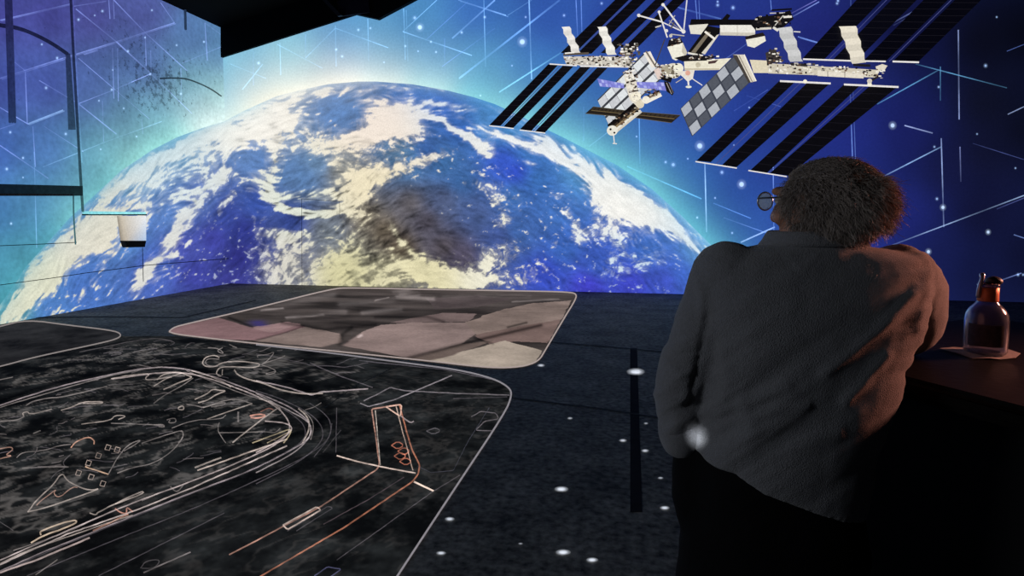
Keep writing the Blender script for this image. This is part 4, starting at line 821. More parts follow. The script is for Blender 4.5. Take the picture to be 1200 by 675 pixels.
mline(tA([(0, 668), (80, 640), (200, 590)]), 1.8, (150, 134, 130), .5); mline(tA([(60, 675), (280, 585), (420, 530), (600, 450), (690, 405), (735, 370), (740, 335)]), 1.0, GD, .4, 2); mline(tA([(220, 675), (330, 620), (500, 535)]), 1.0, GD, .4); mline(tA([(320, 668), (425, 622)]), 1.4, (90, 84, 84), .3)
mline(tA([(700, 410), (740, 360), (735, 320), (690, 290)]), .9, GD, .3, 2); mline(tA([(720, 400), (760, 350)]), .9, (44, 42, 44), .3)
mline(tB([(-60, 628), (0, 597), (60, 565), (145, 520), (270, 437), (275, 425), (268, 370), (258, 303), (290, 298), (320, 293)]), 1.4, (132, 98, 86), .25); mline(tB([(320, 293), (332, 340), (348, 395), (365, 428), (362, 448), (350, 464), (200, 565), (10, 676), (-30, 700)]), 1.5, (136, 86, 66), .25)
mline(tB([(266, 306), (277, 428)]), 1.0, (140, 130, 122), .2); mline(tB([(312, 296), (326, 350), (350, 440)]), 1.0, (150, 130, 118), .2); mline(tB([(180, 407), (225, 420), (300, 436), (356, 446)]), 1.4, (170, 152, 142), .2); mline(tB([(352, 465), (396, 486)]), 1.8, (190, 170, 156), .2); mline(tB([(455, 450), (396, 486), (180, 640)]), .9, GD, .3)
mline(tB([(60, 562), (135, 521), (145, 528), (70, 572), (60, 562)]), 1.5, (164, 146, 136), .2); mline(tB([(70, 575), (160, 520), (172, 523), (90, 575)]), 1.0, GD, .3); mline(tB([(150, 560), (250, 505), (330, 455)]), 1.0, (60, 50, 54), .4)
mline(tB([(290, 298), (325, 293), (322, 320), (290, 298)]), 1.4, (170, 140, 126), .2); mline(tB([(322, 318), (345, 334), (352, 330)]), 1.3, GW, .2)
for x, y in [(316, 384), (330, 397), (322, 408), (334, 420)]:
    mline(tB([(x-14, y), (x, y-9), (x+14, y), (x, y+9), (x-14, y)]), 1.1, (140, 84, 66), .2)
mline(tB([(0, 240), (60, 252), (125, 272), (145, 265), (250, 258)]), 1.3, GW, .5); mline(tB([(437, 228), (380, 252), (310, 282), (250, 298), (232, 290)]), 1.2, (110, 104, 108), .4); mline(tB([(240, 285), (300, 255), (330, 262), (440, 268), (565, 272)]), 1.1, (96, 90, 94), .5); mline(tB([(180, 300), (178, 400)]), .8, GD, .2); mline(tB([(120, 200), (190, 230), (260, 255)]), 1.2, GD, .6); mline(tB([(0, 180), (60, 190), (120, 205), (200, 210), (250, 200)]), 1.0, GD, .9); mline(tB([(230, 195), (420, 215), (530, 238)]), .9, (70, 66, 72), .4)
mline(tB([(480, 320), (500, 308), (535, 312), (540, 325), (510, 330), (490, 350), (530, 352)]), 1.0, (84, 78, 82), .6); mline(tB([(380, 352), (400, 345), (412, 352), (395, 360), (380, 352)]), 1.0, (70, 66, 70), .3); mline(tB([(440, 280), (560, 276)]), .8, GD, .3); mline(tB([(0, 268), (60, 300), (120, 330), (125, 360), (90, 400), (0, 445)]), 1.2, (120, 112, 112), .3, 2); mline(tB([(0, 262), (70, 285), (140, 325), (155, 370), (100, 420), (0, 470)]), 1.0, GD, .3, 2); mline(tB([(20, 330), (75, 335), (82, 352), (40, 380), (0, 400)]), 1.3, (140, 128, 126), .4, 1); mline(tB([(130, 675), (160, 655), (190, 660), (165, 678)]), 1.2, (60, 60, 84), .5); mline(tB([(360, 430), (390, 445), (440, 440), (470, 380), (520, 300)]), .7, (44, 44, 52), .3)
tC = lambda pts: [(180+x/5.19, 390+y/5.19) for x, y in pts]
tD = lambda pts: [(x/4.615, 380+y/4.615) for x, y in pts]
tE = lambda pts: [(x/3.857, 500+y/3.857) for x, y in pts]
BR, MD, DM = (128, 118, 112), (92, 86, 84), (62, 58, 60)
for pts, w, c in [([(400, 150), (370, 135), (320, 145), (295, 180), (310, 205), (370, 208), (420, 180), (500, 172), (600, 180), (655, 192), (620, 212), (520, 208), (430, 205), (395, 215), (380, 245), (395, 262), (412, 262)], 1.2, BR), ([(400, 160), (330, 155), (310, 180), (330, 200), (390, 204)], .9, MD), ([(420, 222), (418, 258)], .9, BR), ([(490, 225), (510, 255), (580, 285), (680, 310), (760, 345), (860, 365), (940, 372), (1030, 368)], 1.5, BR), ([(660, 190), (700, 165), (740, 110), (690, 135), (630, 135), (635, 150)], 1.0, MD), ([(655, 195), (720, 215), (755, 240), (690, 255), (680, 248), (740, 235)], .9, MD), ([(670, 185), (780, 150), (800, 140)], .9, MD), ([(420, 90), (380, 110), (430, 130), (400, 95), (330, 90)], 1.0, MD), ([(460, 70), (520, 95), (480, 85)], .9, MD), ([(190, 90), (220, 60), (250, 62)], .9, DM), ([(0, 130), (120, 132), (200, 125)], .8, DM), ([(0, 55), (60, 40), (140, 60), (100, 75)], .9, DM),
    ([(60, 345), (160, 300), (240, 270), (215, 262), (150, 235), (60, 250), (20, 285)], 1.3, BR), ([(0, 325), (90, 270), (170, 245)], 1.0, BR), ([(0, 290), (60, 270), (120, 262), (190, 262)], 1.0, MD), ([(0, 430), (70, 375), (160, 330), (240, 275)], 1.0, MD), ([(250, 405), (330, 370), (360, 340), (410, 352), (445, 352), (380, 375), (330, 410), (270, 425)], 1.3, BR), ([(300, 320), (340, 335), (380, 330)], 1.0, MD), ([(150, 455), (180, 440), (185, 470), (150, 465), (150, 455)], 1.2, BR), ([(200, 435), (270, 445), (300, 455), (370, 435), (440, 420), (430, 440), (350, 450)], 1.1, MD), ([(300, 455), (420, 415), (500, 400), (600, 430)], 1.0, MD), ([(325, 525), (480, 470), (600, 430)], 1.1, BR), ([(110, 580), (240, 530), (410, 525), (440, 500)], .9, MD), ([(480, 668), (520, 635), (640, 540), (750, 462)], 1.3, BR), ([(395, 608), (560, 605), (680, 600), (740, 612), (770, 580)], .9, MD), ([(400, 545), (390, 570), (395, 608), (440, 670)], .9, MD), ([(640, 400), (720, 425), (760, 450), (775, 475)], 1.3, BR), ([(585, 505), (640, 495), (690, 500), (640, 520), (590, 515)], 1.6, (150, 104, 90)), ([(650, 480), (700, 455), (730, 470)], 1.0, (120, 78, 66)), ([(515, 480), (515, 545)], 1.8, MD), ([(600, 670), (760, 610), (840, 580), (830, 620), (790, 670)], 1.2, (140, 128, 104)), ([(690, 670), (830, 600)], 1.0, (130, 118, 98)), ([(80, 530), (130, 515), (140, 545), (90, 550), (100, 530)], 1.1, MD), ([(0, 560), (60, 555), (70, 575), (30, 570)], 1.0, MD), ([(150, 670), (185, 630), (175, 595), (165, 600)], 1.1, MD), ([(880, 460), (930, 500), (950, 550), (940, 610), (905, 670)], 1.5, BR), ([(910, 470), (960, 520), (975, 580), (955, 650)], 1.0, MD), ([(920, 470), (980, 450), (1020, 425)], .9, MD), ([(200, 230), (340, 290), (460, 340), (600, 390), (680, 410)], .9, MD), ([(230, 230), (380, 275), (470, 330)], 1.0, BR)]:
    mline(tC(pts), w, c, .35, 1)
for pts, w, c in [([(430, 150), (560, 125), (740, 85), (860, 75), (930, 90)], .9, DM), ([(560, 130), (740, 135)], .8, DM), ([(590, 160), (650, 150), (660, 160), (600, 168)], .8, DM), ([(0, 450), (60, 430), (200, 390), (400, 330), (560, 285), (760, 245), (880, 230)], 1.1, MD), ([(140, 440), (180, 415), (250, 400), (330, 395), (440, 370), (580, 335)], 1.2, MD), ([(130, 495), (120, 480), (150, 470), (160, 490), (280, 458)], 1.1, BR), ([(330, 465), (400, 445), (440, 420), (560, 418), (550, 428), (450, 428)], 1.2, BR), ([(600, 295), (700, 275), (820, 265), (780, 290), (800, 305), (930, 285)], 1.1, BR), ([(440, 540), (600, 520), (620, 490), (690, 495), (640, 515)], 1.0, BR), ([(600, 535), (880, 545), (890, 555)], 1.0, MD), ([(0, 300), (70, 285)], .9, MD), ([(340, 195), (480, 190)], .9, DM), ([(310, 375), (440, 345)], .7, DM), ([(0, 525), (90, 520), (130, 500)], 1, MD), ([(180, 590), (220, 575)], 1.1, MD)]:
    mline(tD(pts), w, c, .35, 1)
for pts, w, c in [([(0, 100), (50, 90), (60, 105), (20, 130), (60, 130), (20, 140), (0, 145)], 1.1, (120, 92, 80)), ([(75, 140), (100, 115), (190, 110), (270, 85), (320, 80)], 1.0, MD), ([(320, 95), (345, 65), (400, 45), (425, 60), (425, 80)], 1.2, (150, 112, 94)), ([(230, 235), (255, 205), (300, 185), (280, 160), (320, 125)], .9, DM), ([(100, 188), (200, 182), (310, 182)], 1.1, MD), ([(125, 385), (175, 320), (235, 270), (280, 205), (300, 240), (340, 265), (405, 290), (465, 275), (300, 335), (200, 368), (125, 385)], 1.3, BR), ([(165, 355), (190, 330), (260, 280), (240, 300), (265, 325), (330, 270), (350, 275)], 1.0, (130, 100, 88)), ([(490, 215), (410, 190), (385, 180)], 1.3, (150, 124, 104)), ([(490, 215), (530, 140), (580, 80), (640, 58), (620, 75), (560, 110)], 1.0, MD), ([(530, 210), (600, 185), (700, 165), (780, 110), (830, 50), (825, 20), (800, 20), (640, 75)], 1.0, MD), ([(185, 490), (180, 470), (330, 420), (355, 430), (290, 460), (200, 490), (140, 525)], 1.6, (158, 140, 122)), ([(405, 390), (435, 400), (445, 385), (640, 290), (655, 300), (520, 350)], 1.3, BR), ([(520, 370), (545, 390), (575, 395), (570, 360), (600, 385)], 1.4, (140, 100, 88)), ([(420, 470), (580, 395)], 1.5, (140, 104, 90)), ([(640, 335), (720, 300)], 1.1, MD), ([(770, 270), (800, 300), (830, 260)], 1.3, MD), ([(880, 185), (1000, 140)], 1.6, BR), ([(635, 640), (660, 605), (730, 600), (700, 640), (640, 640)], 1.0, DM), ([(60, 560), (300, 480), (440, 410)], 1.0, MD), ([(0, 620), (120, 560), (300, 500), (500, 430), (600, 400)], 1.2, BR), ([(160, 670), (260, 600)], 1.1, MD), ([(60, 470), (0, 430)], .8, DM)]:
    mline(tE(pts), w, c, .35, 1)
for x, y in [(488, 95), (530, 105), (445, 132), (400, 165), (355, 210), (412, 228), (465, 258)]:
    mline(tE([(x-14, y+8), (x-6, y-14), (x+14, y-8), (x+6, y+12), (x-14, y+8)]), .9, (130, 116, 108), .05, -1)
for _ in range(90):                            # fine scribbled outlines of roads and buildings
    u = R_.random(); r = math.sqrt(R_.random())
    if R_.random() < .6:
        a = R_.uniform(0, 6.283); x, y = 290+330*r*math.cos(a), 350+110*r*math.sin(a)-0.05*(330*r*math.cos(a))
    else: x, y = R_.uniform(200, 800), R_.uniform(160, 240)
    n_ = R_.randint(2, 4); pts = [(x, y)]; an = R_.choice([-.3, -.3, -.4, .2])+R_.uniform(-.2, .2)
    for _k in range(n_):
        L = R_.uniform(4, 18); pts.append((pts[-1][0]+L*math.cos(an), pts[-1][1]+L*math.sin(an)*.6)); an += R_.choice([0, .3, -.4, .2])
    q = np.array(tA(pts))
    if (q[:, 1] > 397+0.06*np.maximum(q[:, 0]-200, 0)).all() and (q[:, 0] < 540).all(): mline(q, R_.uniform(.7, 1.0), R_.choice([GD, DM, (76, 70, 70)]), .4, 1)
mo = ml.build('map_lines', M_MAPLINE, R2); mo['kind'] = 'stuff'
left_map = smooth_poly([(-60, 443), (0, 429.6), (42, 418), (121, 401.5), (140, 396), (142, 391), (131, 387), (80, 381), (31.5, 374.5), (0, 382.5), (-60, 398)], 2)
R3 = empty('projected_dark_map', floorpt(40, 400), 'dark map with rounded pale border projected on the floor beside the left wall', 'projection')
def dm3(px, py):
    P = floorpt(px, py); a = fbm(P[:, 0]*1.8, P[:, 1]*1.8, 6, 44, .7); return lin((42, 42, 44))*(0.2+2.4*np.clip(a-0.25, 0, 1))[:, None]
poly_grid('map_surface', np.concatenate([left_map, left_map[:1]]), dm3, R3, 0.004, 60, 120)
mb = MB(); strip(mb, f1, dense(left_map, 4), 1.5, lin((140, 132, 130))); mb.build('border', M_PIC, R3)

for i, pts in enumerate([[(640, 400.5), (700, 405), (775, 412)], [(40, 372), (120, 371), (215, 372), (300, 352)], [(380, 478), (420, 450), (470, 427)], [(600, 466), (700, 478), (790, 492)]]):
    mb = MB(); strip(mb, f0, dense(pts), 1.1, lin((5, 5, 8))); struct(mb.build('trim_%d' % (7+i), M_STEELSHADE))
# light dots and floor strip
for x, y, r, lab in [(745, 435.5, 9, 'large light dot on the floor at the head of the dark strip'), (634, 428, 4, 'light dot beside the corner of the aerial photo'), (668, 490, 3, 'faint light dot right of the map border'), (658, 573, 7, 'light dot on the floor between the map border and the dark strip'), (527, 608, 5, 'light dot just right of the map border'), (517, 648, 5, 'light dot at the lower end of the map border'), (660, 647, 7.5, 'bright light dot near the bottom of the picture'), (694, 656, 6, 'light dot rightmost at the bottom of the picture'), (730, 516, 4, 'light dot just left of the dark strip'), (756, 528, 4, 'light dot just right of the dark strip'), (757, 496, 2.5, 'tiny light dot on the right edge of the dark strip'), (774, 560, 3, 'small light dot near the man\'s left hip'), (779, 595, 5, 'light dot beside the man\'s trouser leg'), (610, 637, 2.5, 'tiny faint light dot left of the bright bottom dot')]:
    mb = MB()
    pts = []; V = [floorpt(x, y, .006)]; cc = [lin((225, 232, 245))*min(1, r/6)]; nn = 14
    for q, k in ((.5, .8), (.8, .3), (1.25, 0)):
        for i in range(nn):
            a = 6.2832*i/nn; V.append(floorpt(x+r*q*math.cos(a), y+.40*r*q*math.sin(a), .006)); cc.append(lin((225, 232, 245))*k*min(1, r/6))
    Fc = [(0, 1+i, 1+(i+1) % nn) for i in range(nn)]
    for g in range(2): o_ = 1+g*nn; Fc += [(o_+i, o_+nn+i, o_+nn+(i+1) % nn, o_+(i+1) % nn) for i in range(nn)]
    mb.add(np.array(V), Fc, np.array(cc)); tag(mb.build('floor_light_dot', M_GLOW), 'white '+lab, 'light dot', 'light dots on the dark floor')
q = [floorpt(x, y) for x, y in [(738.5, 408), (746.5, 408), (752.5, 600), (738.5, 600)]]
V = np.array(q+[p+np.array([0, 0, .003]) for p in q])
tag(mk('floor_strip', V, [(3, 2, 1, 0), (4, 5, 6, 7), (0, 1, 5, 4), (1, 2, 6, 5), (2, 3, 7, 6), (3, 0, 4, 7)], pbr('matte_black_tape', (46, 46, 54), .95, .02, noise=.5, nscale=8)), 'long matte black strip laid on the floor left of the man', 'strip')

# ------------------------------------------------------------------ high table, bottle, napkin
TZ = 1.17
M_TABLE = pbr('dark_varnished_wood', (4, 4, 4), .5, .07, noise=.5, nscale=14, bump=.1)
M_TBASE = pbr('black_panel', (8, 7, 7), .8, .2, noise=.4)
e = np.array([-.38, .925, 0]); e /= np.linalg.norm(e); g = np.array([e[1], -e[0], 0])
A0 = np.array([1.045, .562, 0])
def tq(s, t, z): return cam2w(A0+e*s+g*t+np.array([0, 0, z]))
TB = empty('bar_table', tq(.52, .45, 0), 'tall black bar table under the man\'s right elbow', 'table')
def rbox(s0, s1, t0, t1, z0, z1, r=.012):
    bm = bmesh.new(); vs = [bm.verts.new(tuple(tq(s, t, z))) for z in (z0, z1) for s, t in ((s0, t0), (s1, t0), (s1, t1), (s0, t1))]
    for f in ((3, 2, 1, 0), (4, 5, 6, 7), (0, 1, 5, 4), (1, 2, 6, 5), (2, 3, 7, 6), (3, 0, 4, 7)): bm.faces.new([vs[i] for i in f])
    bmesh.ops.bevel(bm, geom=bm.edges[:], offset=r, segments=3, affect='EDGES'); bm.normal_update()
    V = np.array([v.co[:] for v in bm.verts]); bm.verts.index_update(); Fc = [[v.index for v in f.verts] for f in bm.faces]; bm.free(); return V, Fc
mk('table_top', *rbox(0, 1.06, 0, .95, TZ-.045, TZ, .014), M_TABLE, TB)
mk('table_base', *rbox(.12, .94, .22, .80, .0, TZ-.045, .01), M_TBASE, TB)
mk('foot_rail', *chain([tq(.12, .17, .25), tq(.5, .17, .25), tq(.94, .17, .25)], [.016]*3, 10), M_DARKMETAL, TB, smooth=True)
for s in (.14, .92): mk('rail_bracket', *chain([tq(s, .17, .25), tq(s, .20, .25), tq(s, .23, .25)], [.012]*3, 8), M_DARKMETAL, TB, smooth=True)
# napkin
nb = floorpt(1150, 415, TZ+.0015); outline = [(1101, 408), (1118, 406.5), (1136, 408), (1160, 407), (1180, 408.5), (1196, 414), (1190, 419), (1172, 421), (1160, 419.5), (1140, 420), (1120, 413)]
cen = floorpt(1152, 413.5, TZ+.003); V = [cen]; 
for x, y in outline: V.append(floorpt(x, y, TZ+.0015+R_.uniform(0, .004)))
k = len(outline); V = np.array(V+[v-np.array([0, 0, .001]) for v in V])
Fc = [(0, 1+i, 1+(i+1) % k) for i in range(k)]+[(k+1, k+2+(i+1) % k, k+2+i) for i in range(k)]+[(1+i, k+2+i, k+2+(i+1) % k, 1+(i+1) % k) for i in range(k)]
tag(mk('paper_napkin', V, Fc, pbr('white_paper', (150, 146, 144), .9, .1, noise=.1, bump=.3, bscale=90)), 'crumpled white paper napkin lying under the bottle', 'napkin')
# bottle with swing stopper
bc = floorpt(1154, 413.5, TZ+.004); sc = .00180
BT = empty('swing_top_bottle', bc, 'small round clear glass bottle with a swing stopper on the bar table', 'bottle')
m, n, l, out = mat('dark_clear_glass'); b = n.new('ShaderNodeBsdfPrincipled'); l.new(b.outputs[0], out.inputs['Surface'])
b.inputs['Base Color'].default_value = (.50, .53, .64, 1); b.inputs['Transmission Weight'].default_value = .93; b.inputs['Roughness'].default_value = .11; b.inputs['IOR'].default_value = 1.45
tcn = n.new('ShaderNodeTexCoord'); nzn = n.new('ShaderNodeTexNoise'); nzn.inputs['Scale'].default_value = 30; l.new(tcn.outputs['Object'], nzn.inputs['Vector'])
bpn = n.new('ShaderNodeBump'); bpn.inputs['Strength'].default_value = .08; l.new(nzn.outputs['Fac'], bpn.inputs['Height']); l.new(bpn.outputs[0], b.inputs['Normal']); M_GLASS = m
pr = [(18, 0), (21.5, 1), (23, 4), (23.4, 12), (23.6, 30), (23.3, 44), (22, 52), (19, 58), (14.5, 63), (11.5, 67), (10.6, 72), (10.4, 86), (12, 87), (12.2, 90), (10.6, 91.5)]
inn = [(r-2.0, z+(2 if i < 3 else 0)) for i, (r, z) in enumerate(pr)]
mk('bottle_glass', *lathe([(r*sc, z*sc) for r, z in pr]+[(r*sc, z*sc) for r, z in reversed(inn)], bc, 40), M_GLASS, BT, smooth=True)
mk('foil_band', *lathe([(11.3*sc, 68*sc), (11.6*sc, 69*sc), (11.4*sc, 78*sc), (11.5*sc, 85.5*sc), (11.0*sc, 86*sc)], bc, 28), pbr('copper_foil', (205, 122, 78), .45, .5, metal=.35, noise=.2, nscale=60), BT, smooth=True)
_lb = []; 
lv = []; lf = []; na = 20
ca0 = math.atan2(-bc[1], -bc[0])
for i in range(na+1):
    a = ca0-0.85+1.7*i/na
    for z in (12, 40): lv.append((bc[0]+23.9*sc*math.cos(a), bc[1]+23.9*sc*math.sin(a), bc[2]+z*sc))
for i in range(na): lf.append((2*i, 2*i+2, 2*i+3, 2*i+1))
mk('bottle_label', lv, lf, pbr('dim_paper_label', (84, 80, 88), .8, .2, noise=.5, nscale=110), BT, smooth=True)
mk('stopper', *lathe([(7*sc, 90*sc), (9*sc, 92*sc), (9.5*sc, 95*sc), (7*sc, 98*sc), (3*sc, 100*sc)], bc+cam2w((.012, 0, 0)), 20), pbr('dark_rubber', (30, 30, 34), .5, .4), BT, smooth=True)
wv = chain([bc+cam2w((-.022, 0, .135)), bc+cam2w((-.0235, -.004, .156)), bc+cam2w((-.019, -.004, .174)), bc+cam2w((-.016, 0, .183))], [.0055, .005, .0045, .006], 10)
mk('wire_bail', *wv, pbr('bright_wire', (190, 200, 220), .25, .6, metal=.6, noise=.1), BT, smooth=True)

# ------------------------------------------------------------------ the man
PY = 1.2
axr, axf, axu = cam2w((1, 0, 0)), cam2w((0, 1, 0)), np.array([0, 0, 1.0])
PX = PY/F
hip = dep(905, 600, PY); base = np.array([hip[0], hip[1], 0])
def TR(px, py, Y, hw, hd, tilt=0.0, yaw=0.0):
    a = axr*math.cos(yaw)+axf*math.sin(yaw); bb = -axr*math.sin(yaw)+axf*math.cos(yaw)
    a = a*math.cos(tilt)-axu*math.sin(tilt)
    return (dep(px, py, Y), a*hw*PX, bb*hd)
torso = loft([TR(953, 279, 1.20, 42, .052), TR(953, 287, 1.20, 62, .070), TR(953, 293, 1.20, 92, .082), TR(953, 303, 1.20, 120, .095), TR(950, 322, 1.20, 134, .112), TR(944, 355, 1.19, 134, .125, .03), TR(933, 400, 1.185, 124, .132, .08),
    TR(922, 450, 1.18, 116, .135, .14), TR(911, 495, 1.185, 112, .138, .22), TR(907, 530, 1.19, 110, .142, .31), TR(905, 545, 1.19, 109, .143, .36), TR(904, 557, 1.19, 107, .140, .38)], 40, 2.35)
armL = chain([dep(852, 322, 1.2), dep(836, 358, 1.19), dep(815, 405, 1.17), dep(797, 450, 1.16), dep(795, 485, 1.175), dep(797, 508, 1.19)], [.070, .063, .056, .050, .045, .040], 18)
armR = chain([dep(1050, 326, 1.2), dep(1066, 345, 1.25), dep(1070, 368, 1.31), dep(1064, 388, 1.37), dep(1025, 398, 1.42), dep(985, 402, 1.45)], [.070, .068, .063, .056, .050, .043], 18)
V, Fc, N = remesh([torso, armL, armR], .0058, 8)
qx, qy = project(V)
# soft folds: pulled from the left hip up towards the right shoulder, plus crumples in the sleeves
rel = V-base
ang = .55
u = (qx-800)*math.cos(ang)-(qy-500)*math.sin(ang); v = (qx-800)*math.sin(ang)+(qy-500)*math.cos(ang)
w_low = np.exp(-((qx-850)/110)**2-((qy-500)/85)**2)
fold = (fbm(u/190+3, v/26, 3, 61)-.5)*.016*(0.3+w_low*1.5)+(fbm(qx/60, qy/60, 3, 15)-.5)*.008
slv = np.exp(-((qx-800)/32)**2)*np.exp(-((qy-430)/70)**2)+np.exp(-((qx-1075)/30)**2)
fold += slv*(fbm(qx/70+qy/90, qy/13+qx/50, 3, 33)-.5)*.014
back = np.clip(((V-dep(930, 420, 1.2)) @ -axf)/.06, 0, 1)
for pts, w, h_ in [([(966, 436), (1000, 412), (1045, 372), (1076, 338)], 7, .010), ([(792, 494), (860, 476), (922, 455)], 8, .009), ([(825, 507), (890, 484), (945, 474)], 6, .007), ([(1086, 320), (1084, 350), (1074, 384)], 6, .008), ([(1100, 340), (1094, 372), (1078, 400)], 5, .007), ([(830, 560), (900, 530), (980, 505)], 9, .006), ([(846, 412), (852, 450), (846, 480)], 8, .005), ([(925, 299), (940, 318), (958, 299)], 3, .002), ([(880, 500), (868, 470)], 9, .006), ([(990, 470), (1020, 440), (1040, 418)], 6, .008), ([(812, 315), (822, 345), (824, 380)], 5, .006), ([(775, 420), (800, 440), (818, 436)], 5, .006), ([(772, 462), (795, 470), (812, 462)], 5, .006)]:
    d_ = segdist(qx, qy, pts); fold += back*h_*.55*(np.exp(-(d_/w)**2)-.06*np.exp(-((d_-w*2)/w)**2))
fold -= back*.007*np.exp(-(segdist(qx, qy, [(828, 372), (824, 400), (816, 440), (808, 474)])/4.5)**2)
V = V+N*fold[:, None]
M_SWEAT = pbr('grey_wool', (122, 122, 126), .95, .1, noise=.22, nscale=160, bump=.55, bscale=420, sheen=.25)
# body under the clothes, head and hands included
hc = dep(966, 236, 1.2); ph = math.radians(27)
hf = cam2w((-math.sin(ph), math.cos(ph), 0)); hr = cam2w((math.cos(ph), math.sin(ph), 0)); hu = axu
hp = lambda r, f, u_: hc+hr*r+hf*f+hu*u_
shapes = [ellipsoid(hp(0, -.008, .004), (hr*.075, hf*.095, hu*.077)), ellipsoid(hp(0, .024, -.055), (hr*.058, hf*.066, hu*.075)), ellipsoid(hp(0, .05, -.105), (hr*.032, hf*.034, hu*.026)),
    chain([hp(0, .092, .012), hp(0, .104, -.012), hp(0, .112, -.032)], [.009, .012, .014], 10), chain([hp(-.035, .086, .022), hp(0, .094, .024), hp(.035, .086, .022)], [.010, .011, .010], 8), chain([hp(-.022, .082, -.066), hp(0, .09, -.066), hp(.022, .082, -.066)], [.007, .009, .007], 8),
    chain([hp(-.030, .078, -.028), hp(-.05, .058, -.032)], [.018, .018], 10), chain([hp(.030, .078, -.028), hp(.05, .058, -.032)], [.018, .018], 10)]
for s in (-1, 1):
    shapes.append(ellipsoid(hp(s*.078, -.004, -.012), ((hr*s+hf*-.45)*.009, hf*.019, hu*.033))); shapes.append(ellipsoid(hp(s*.080, .004, -.036), (hr*.008, hf*.010, hu*.012)))
neck0 = dep(953, 300, 1.2)
shapes.append(chain([neck0-axu*.04, neck0+axu*.02, hp(0, -.012, -.06), hp(0, -.008, -.02)], [.066, .060, .058, .060], 18))
shrink = lambda rings, k: [(c, a*k, b*k) for c, a, b in rings]
shapes.append(loft(shrink([TR(953, 296, 1.20, 60, .06), TR(953, 310, 1.20, 118, .09), TR(944, 355, 1.19, 128, .12), TR(930, 420, 1.185, 112, .125, .1), TR(907, 520, 1.19, 102, .13, .2), TR(904, 600, 1.19, 100, .12, .2), TR(904, 650, 1.19, 80, .10, .1)], .9), 24, 2.3))
shapes.append(chain([dep(852, 322, 1.2), dep(836, 358, 1.19), dep(797, 450, 1.16), dep(797, 505, 1.19)], [.055, .050, .040, .028], 14))
shapes.append(chain([dep(1050, 326, 1.2), dep(1070, 362, 1.30), dep(1064, 388, 1.37), dep(985, 402, 1.45)], [.055, .050, .043, .030], 14))
def hand(w, d, n_, side, curl, L=1.0):
    """palm leaves the wrist along d with its back facing n_; five unequal bent fingers"""
    d = d/np.linalg.norm(d); n_ = n_-d*np.dot(n_, d); n_ /= np.linalg.norm(n_); s = np.cross(d, n_)*side
    out = [loft([(w-d*.01, s*.026, n_*.017), (w+d*.02, s*.034, n_*.016), (w+d*.055, s*.041, n_*.014), (w+d*.088, s*.040, n_*.011), (w+d*.096, s*.036, n_*.008)], 18, 2.6)]
    for k, (o_, ln) in enumerate([(-.030, .070), (-.0105, .079), (.0100, .074), (.0295, .058)]):
        p = w+d*.084+s*o_; dd = d+s*o_*1.6; dd /= np.linalg.norm(dd); pts = [p-d*.02, p]; a = 0
        for f_ in (.45, .32, .26):
            a += curl; pts.append(pts[-1]+(dd*math.cos(a)-n_*math.sin(a))*ln*f_)
        out.append(chain(pts, [.0085, .0088, .0082, .0076, .0066], 10))
    p = w+d*.022-s*.028; t1 = -s*.75+d*.65; t1 /= np.linalg.norm(t1)
    out.append(chain([p+s*.012, p+t1*.022, p+t1*.045+d*.006-n_*.006, p+t1*.055+d*.028-n_*.012], [.013, .0115, .0105, .0085], 10)); return out
wl = dep(800, 508, 1.195); shapes += hand(wl, -axu+axr*.50+axf*.30, -axr-axf*.1, 1, .28)
wr = dep(985, 402, 1.45); wr = np.array([wr[0], wr[1], TZ+.032]); shapes += hand(wr, -axr+axf*.30-axu*.08, axu, -1, .22)
def leg(x0, y0, kx, fx, fy):
    h_ = dep(x0, y0, 1.19); k_ = base+axr*kx+axf*(-.01)+axu*.50; f_ = base+axr*fx+axf*fy+axu*.09
    return h_, k_, f_
LG = [leg(858, 612, -.13, -.16, -.04), leg(955, 640, .09, .10, .02)]
for h_, k_, f_ in LG: shapes.append(chain([h_, .5*(h_+k_)+axf*.005, k_, .5*(k_+f_)-axf*.015, f_, f_-axu*.02], [.085, .072, .052, .052, .038, .036], 16))
for h_, k_, f_ in LG: shapes.append(chain([f_-axu*.045-axf*.03, f_-axu*.05+axf*.05, f_-axu*.06+axf*.15], [.030, .030, .020], 12))
BV, BF, BN = remesh(shapes, .0048, 3)
M_SKIN = pbr('skin', (176, 128, 106), .6, .3, noise=.12, nscale=40, bump=.1, bscale=200)
man = mk('person', BV, BF, M_SKIN, origin=base, smooth=True)
tag(man, 'man with bushy hair and grey sweater seen from behind leaning on the bar table', 'person')
mk('sweater', V, Fc, M_SWEAT, man, smooth=True)
mk('collar', *loft([TR(953, 272, 1.2, 47, .062), TR(953, 270.5, 1.2, 50, .066), TR(953, 274, 1.2, 53, .070), TR(953, 281, 1.2, 57, .074), TR(953, 287, 1.2, 62, .076)], 40, 2.1), M_SWEAT, man, smooth=True)
mk('sleeve_cuff', *chain([dep(796, 497, 1.183), dep(797, 505, 1.187), dep(798, 513, 1.192)], [.043, .044, .042], 18), M_SWEAT, man, smooth=True)
